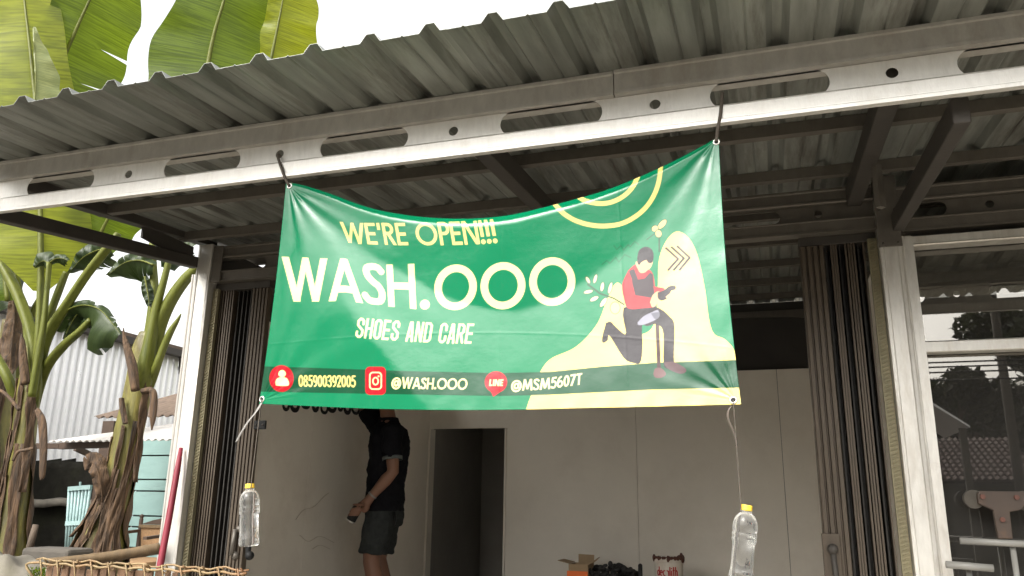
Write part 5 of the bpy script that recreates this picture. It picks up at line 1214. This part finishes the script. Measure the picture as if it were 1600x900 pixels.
zp = [(c_.x+.01, zc1+.018), (c2_.x, zc1+.018), (c2_.x, zc1+.03), (c_.x+.25, zc1+.075), (c_.x+.12, zc1+.05)]
MB().prism(zp, (0, CY-.012, 0), (0, CY+.012, 0), (1, 0, 0), (0, 0, 1)).build('crest_rail', 'wood_dark', ch)
MB().box(a.x-.02, a2.x+.02, CY-.45, CY, zc0-.10, zc0-.06).build('seat', 'cane', ch, bevel=.006)
for x in (a.x, a2.x): MB().tube([(x, CY-.42, 0), (x, CY-.42, zc0-.1)], .018, 8).build('leg', 'wood_dark', ch, smooth=True); MB().bar((x-.02, CY-.44, zc0+.10), (x-.01, CY, zc0+.13), .035, .02).build('armrest', 'wood_dark', ch)

# ------------------------------------------------------------------ poles and odds and ends
tag(MB().tube([W(283, 700, 3.44), W(277, 735, 3.42), W(264, 810, 3.38), W(250, 885, 3.34), (W(225, 1000, 3.3).x, 3.3, .3)], [.010, .015, .016, .016, .016], 12).build('red_pipe', 'pink', smooth=True), 'faded red pipe leaning against the left steel post', 'pipe')
bp = thing('bamboo_pole', W(160, 868, 3.3), 'thick brown bamboo pole lying slanted across the low fence', 'pole')
A_, B_ = W(72, 879, 3.05), W(249, 857, 3.42)
nn = 30; pts = [A_.lerp(B_, i/nn)+Vector((0, 0, -.008*math.sin(i/nn*3.14))) for i in range(nn+1)]
MB().tube(pts, [(.019+.009*i/nn)*(1.07 if i in (5, 12, 19, 26) else 1) for i in range(nn+1)], 14).build('culm', 'bamboo', bp, smooth=True)
blk = MB().box(-.18, .18, -.10, .10, -.30, .045).build('concrete_block', 'concrete', bevel=.02); blk.location = W(90, 868, 4.0)
tag(blk, 'grey concrete block behind the bamboo pole', 'block')
MB().box(-.24, .24, -.16, .16, -1.2+.02, -.302).build('pier', 'concrete', blk)
tag(MB().tube([W(44, 866, 4.1), W(50, 842, 4.1), W(56, 820, 4.1)], [.022, .021, .018], 8).build('wooden_stake', 'bark', smooth=True), 'short upright wooden stake beside the banana trunk', 'stake')
b = MB(); nx, ny = 26, 10
for i in range(nx+1):
    for j in range(ny+1):
        u, v = i/nx, j/ny; p = W(-60+u*145, 0, 2.9); x = W(-70+u*150, 880, 2.75+.45*v).x
        zt2 = W(30, 869, 2.9).z; z_ = zt2-.05*(2*v-1)**2-.16*max(0, u-.55)**1.3-.6*(max(0, .12-v)/.12)+.014*math.sin(u*13+v*5)+.010*math.sin(u*29-v*9)
        b.v.append((x, 2.75+.45*v+.02*math.sin(u*9), z_))
b.f = [(i*(ny+1)+j, (i+1)*(ny+1)+j, (i+1)*(ny+1)+j+1, i*(ny+1)+j+1) for i in range(nx) for j in range(ny)]
tag(b.build('tarpaulin', 'sack', smooth=True, solid=.006), 'grey tarpaulin draped over a pile next to the rattan edged fence', 'tarpaulin')
tag(MB().box(-3.85, -2.75, 2.82, 3.15, .0, W(30, 869, 2.9).z-.14).build('sand_pile_board', 'concrete', bevel=.03), 'low grey cement plinth hidden beneath the grey tarpaulin', 'plinth')
# rattan-edged slat fence
RY = 2.42
rf = thing('rattan_fence', W(200, 890, RY), 'low fence of brown bamboo slats with a looped pale rattan edge', 'fence'); rf.location.z = 0
e0, e1 = W(52, 880, RY), W(385, 897, RY)
rim = [e0.lerp(e1, i/30)+Vector((0, 0, .004*math.sin(i*1.7))) for i in range(31)]
lead = [W(52, 902, RY), W(42, 888, RY), W(41, 882, RY), W(46, 879.5, RY)]
MB().tube(lead+rim[1:], .0042, 8).build('rim', 'rattan', rf, smooth=True)
MB().tube([p+Vector((0, .012, .012+.003*math.sin(i))) for i, p in enumerate(rim)], .0034, 8).build('rim', 'rattan', rf, smooth=True)
MB().tube([p+Vector((0, .02, -.16)) for p in rim], .006, 8).build('rim', 'rattan', rf, smooth=True)
for k in range(12):
    p = e0.lerp(e1, .05+k*.084); pts = []
    for j in range(13):
        a = -.6+j/12*5.0; pts.append(p+Vector((-.010+.016*math.cos(a)*.8+j*.0006, .006+.016*math.sin(a*1.0), .004+.016*math.cos(a+1.2))))
    pts += [p+Vector((.006, -.006, -.03)), p+Vector((.004, -.004, -.07))]
    MB().tube(pts, .0027, 6).build('loop', 'rattan', rf, smooth=True)
rr = random.Random(11)
x = W(72, 890, RY+.03).x; xe = W(385, 890, RY+.03).x
while x < xe:
    w = rr.uniform(.022, .038); lo = .02
    h_ = e0.z+(e1.z-e0.z)*(x-e0.x)/(e1.x-e0.x)+rr.uniform(-.012, .004)-.003
    if x > W(262, 890, RY).x: h_ -= .05
    MB().box(x, x+w, RY+.025+rr.uniform(0, .006), RY+.034, lo, h_).build('slat', 'reed', rf, bevel=.002); x += w+rr.uniform(.004, .012)
# weeds under the tarpaulin edge
b = MB(); uv = []
for k in range(260):
    p = W(rr.uniform(48, 72), rr.uniform(889, 915), 2.62); a = rr.uniform(0, 6.28); L_ = rr.uniform(.01, .03)
    d = Vector((math.cos(a)*L_, math.sin(a)*L_*.5, rr.uniform(.3, 1)*L_)); s = Vector((-math.sin(a), math.cos(a), .2))*.004
    o = len(b.v); b.v += [tuple(p), tuple(p+d*.5+s), tuple(p+d), tuple(p+d*.5-s)]; b.f.append((o, o+1, o+2, o+3)); uv += [(0, 0), (.5, 1), (1, 0), (.5, -1)]
b.uv = uv
tag(b.build('weeds', 'leaf_mid'), 'small green weeds by the grey tarpaulin', 'weeds', kind='stuff')
# ================================================================== across the street (mirrored in the window and the banner)
def leaf_cloud(name, parent, centers, size, n, seed, m='leaf_tree'):
    r = np.random.default_rng(seed); C = np.array([c[:3] for c in centers]); R_ = np.array([c[3] for c in centers])
    w = R_**2/np.sum(R_**2); k = r.choice(len(C), n, p=w)
    d = r.normal(size=(n, 3)); d /= np.linalg.norm(d, axis=1)[:, None]; rad = R_[k]*(.45+.6*r.random(n)**.6)
    p = C[k]+d*rad[:, None]*np.array([1, 1, .75]); t = r.normal(size=(n, 3)); t /= np.linalg.norm(t, axis=1)[:, None]
    u = np.cross(t, r.normal(size=(n, 3))); u /= np.linalg.norm(u, axis=1)[:, None]; s = size*(.6+.8*r.random(n))[:, None]
    v = np.stack([p-t*s, p+u*s*.42, p+t*s, p-u*s*.42], 1).reshape(-1, 3)
    b = MB(); b.v = [tuple(x) for x in v]; b.f = [(4*i, 4*i+1, 4*i+2, 4*i+3) for i in range(n)]
    me = bpy.data.meshes.new(name); me.from_pydata(b.v, [], b.f)
    ul = me.uv_layers.new(name='UVMap'); ul.data.foreach_set('uv', np.tile(np.array([0, 0, .5, 1, 1, 0, .5, -1], np.float32), n))
    o = bpy.data.objects.new(name, me); COL.objects.link(o); me.materials.append(M[m]); attach(o, parent); return o
def tree(base, height, spread, seed, label, n=5000, leafs=.16, trunk_f=.4):
    r = random.Random(seed); t = thing('tree', base, label, 'tree', 'trees across the street')
    base = Vector(base); fork = base+Vector((r.uniform(-.2, .2), r.uniform(-.2, .2), height*trunk_f))
    b = MB(); b.tube([base, base.lerp(fork, .5)+Vector((r.uniform(-.1, .1), 0, 0)), fork], [.05*height*.55, .05*height*.42, .05*height*.34], 10)
    cl = []
    for k in range(9):
        a = k*2.4+r.uniform(-.4, .4); e = fork+Vector((math.cos(a)*spread*r.uniform(.35, .85), math.sin(a)*spread*r.uniform(.35, .85), height*(1-trunk_f)*r.uniform(.25, .85)))
        mid = fork.lerp(e, .5)+Vector((0, 0, .15*height*.3)); b.tube([fork, mid, e], [.05*height*.2, .05*height*.12, .02], 7)
        cl.append((e.x, e.y, e.z, spread*r.uniform(.28, .42)))
        for q in range(2):
            e2 = mid+Vector((r.uniform(-1, 1)*spread*.4, r.uniform(-1, 1)*spread*.4, r.uniform(.05, .3)*height)); b.tube([mid, e2], [.05*height*.08, .012], 6); cl.append((e2.x, e2.y, min(e2.z, base.z+height*.96), spread*r.uniform(.2, .3)))
    b.build('trunk', 'bark', t, smooth=True); leaf_cloud('crown', t, cl, leafs, n, seed); return t
def mirrored_tree(px, ytop, D, spread, seed, label, n=6000):
    p = WM(px, ytop, D); return tree((p.x, p.y, 0), p.z, spread, seed, label, n)
mirrored_tree(1650, 474, 24, 2.3, 21, 'tall spreading tree mirrored in the upper window pane', 9000)
mirrored_tree(1470, 566, 26, 1.3, 22, 'small bushy tree mirrored in the lower window pane beside the frame', 5000)
mirrored_tree(1540, 600, 30, 2.0, 23, 'dark round tree mirrored in the lower window pane behind the wires', 6000)
for k, (x, y, h_, s_) in enumerate([(-30, -27, 8.4, 4), (-23, -26, 7.4, 3.6), (-16.5, -27, 7.8, 3.6), (-10, -25, 5.8, 3.2), (-4, -27, 5.0, 2.8), (2.5, -26, 4.6, 2.6), (15, -26, 5.0, 2.8), (22, -25, 5.6, 3)]):  # row added and sized so the banner's upper part reflects dark
    tree((x, y, 0), h_, s_, 60+k, 'dark leafy tree in the row across the road', 4500, .2, .3)
for k, (x, y, h_, s_) in enumerate([(-10.5, -2.6, 6.4, 2.6), (-9.0, 1.2, 5.0, 2.0)]):  # unseen trees added to darken the reflection in the banner's lower left
    tree((x, y, 0), h_, s_, 80+k, ['broad dark tree standing by the road left of the yard', 'lower dark tree standing left of the yard'][k], 6500, .18, .3)
# house with a red tiled roof
ro = WM(1500, 760, 19); hz = WM(1500, 752, 19).z; rz = WM(1500, 684, 21).z
hs_ = thing('tiled_house', (ro.x, ro.y, 0), 'low house with red clay tile roof mirrored in the window glass', 'house')
xa, xb = ro.x-3.6, ro.x+1.6; ya, yb2 = ro.y, ro.y-2.4
MB().box(xa+.3, xb-.3, yb2-2.4, ya-.35, 0, hz-.03).build('wall', 'plaster', hs_)
nr_, ncol = 11, 40
b = MB()
for i in range(nr_):
    u0, u1 = i/nr_, (i+1)/nr_
    for j in range(ncol):
        x0_ = xa+(xb-xa)*j/ncol; x1_ = x0_+(xb-xa)/ncol*.92; z0_, z1_ = hz+(rz-hz)*u0, hz+(rz-hz)*u1; y0_, y1_ = ya+(yb2-ya)*u0, ya+(yb2-ya)*u1
        xm = (x0_+x1_)/2; b.add([(x0_, y0_, z0_+.03), (xm, y0_, z0_+.075), (x1_, y0_, z0_+.03), (x1_, y1_, z1_), (xm, y1_, z1_+.045), (x0_, y1_, z1_)], [(0, 1, 4, 5), (1, 2, 3, 4)])
tag(b.build('roof', 'tile', hs_), kind='stuff')
MB().add([(xa, ya, hz), (xb, ya, hz), (xb, yb2, rz), (xa, yb2, rz), (xa, yb2-2.4, hz), (xb, yb2-2.4, hz)], [(0, 1, 2, 3), (3, 2, 5, 4), (0, 3, 4), (1, 5, 2)]).build('roof_deck', 'tile', hs_)
# white awning next door
w0, w1, w2 = WM(1440, 622, 15), WM(1516, 668, 15), WM(1440, 668, 15)
aw = thing('awning_shed', (w0.x, w0.y, 0), 'shed with sloping white corrugated awning mirrored beside the window frame', 'shed')
MB().prism([(w0.x-1.6, w0.z+.02), (w0.x, w0.z), (w1.x, w1.z), (w1.x, w1.z+.03), (w0.x, w0.z+.05), (w0.x-1.6, w0.z+.07)], (0, w0.y-2.2, 0), (0, w0.y, 0), (1, 0, 0), (0, 0, 1)).build('awning', 'wh_wall', aw)
for x in (w1.x-.1, w0.x-1.5): MB().box(x-.05, x+.05, w0.y-.15, w0.y-.05, 0, w1.z+.0 if x > w0.x else w0.z-.02).build('post', 'concrete', aw)
# utility pole and wires
u0_, u1_ = WM(1588, 720, 16), WM(1566, 560, 16)
up = thing('utility_pole', (u0_.x, u0_.y, 0), 'grey concrete utility pole mirrored in the window glass', 'pole')
MB().tube([(u0_.x+.0, u0_.y, 0), (u0_.x, u0_.y, 8.5)], [.085, .06], 12).build('shaft', 'concrete', up, smooth=True)
MB().bar((u0_.x-.9, u0_.y, 7.9), (u0_.x+.9, u0_.y, 7.9), .09, .09).build('cross_arm', 'wood_dark', up)
for k, yy in enumerate((556, 566, 574, 583, 596)):
    p = WM(1500, yy, 14); pts = [(x, p.y+.05*k, p.z+.0025*(x-p.x)**2*.35-.0) for x in np.linspace(-24, 24, 30)]
    tag(MB().tube(pts, .014, 5).build('power_line', 'black', smooth=True), 'thin black overhead wire mirrored in the window', 'wire', 'overhead wires along the road')
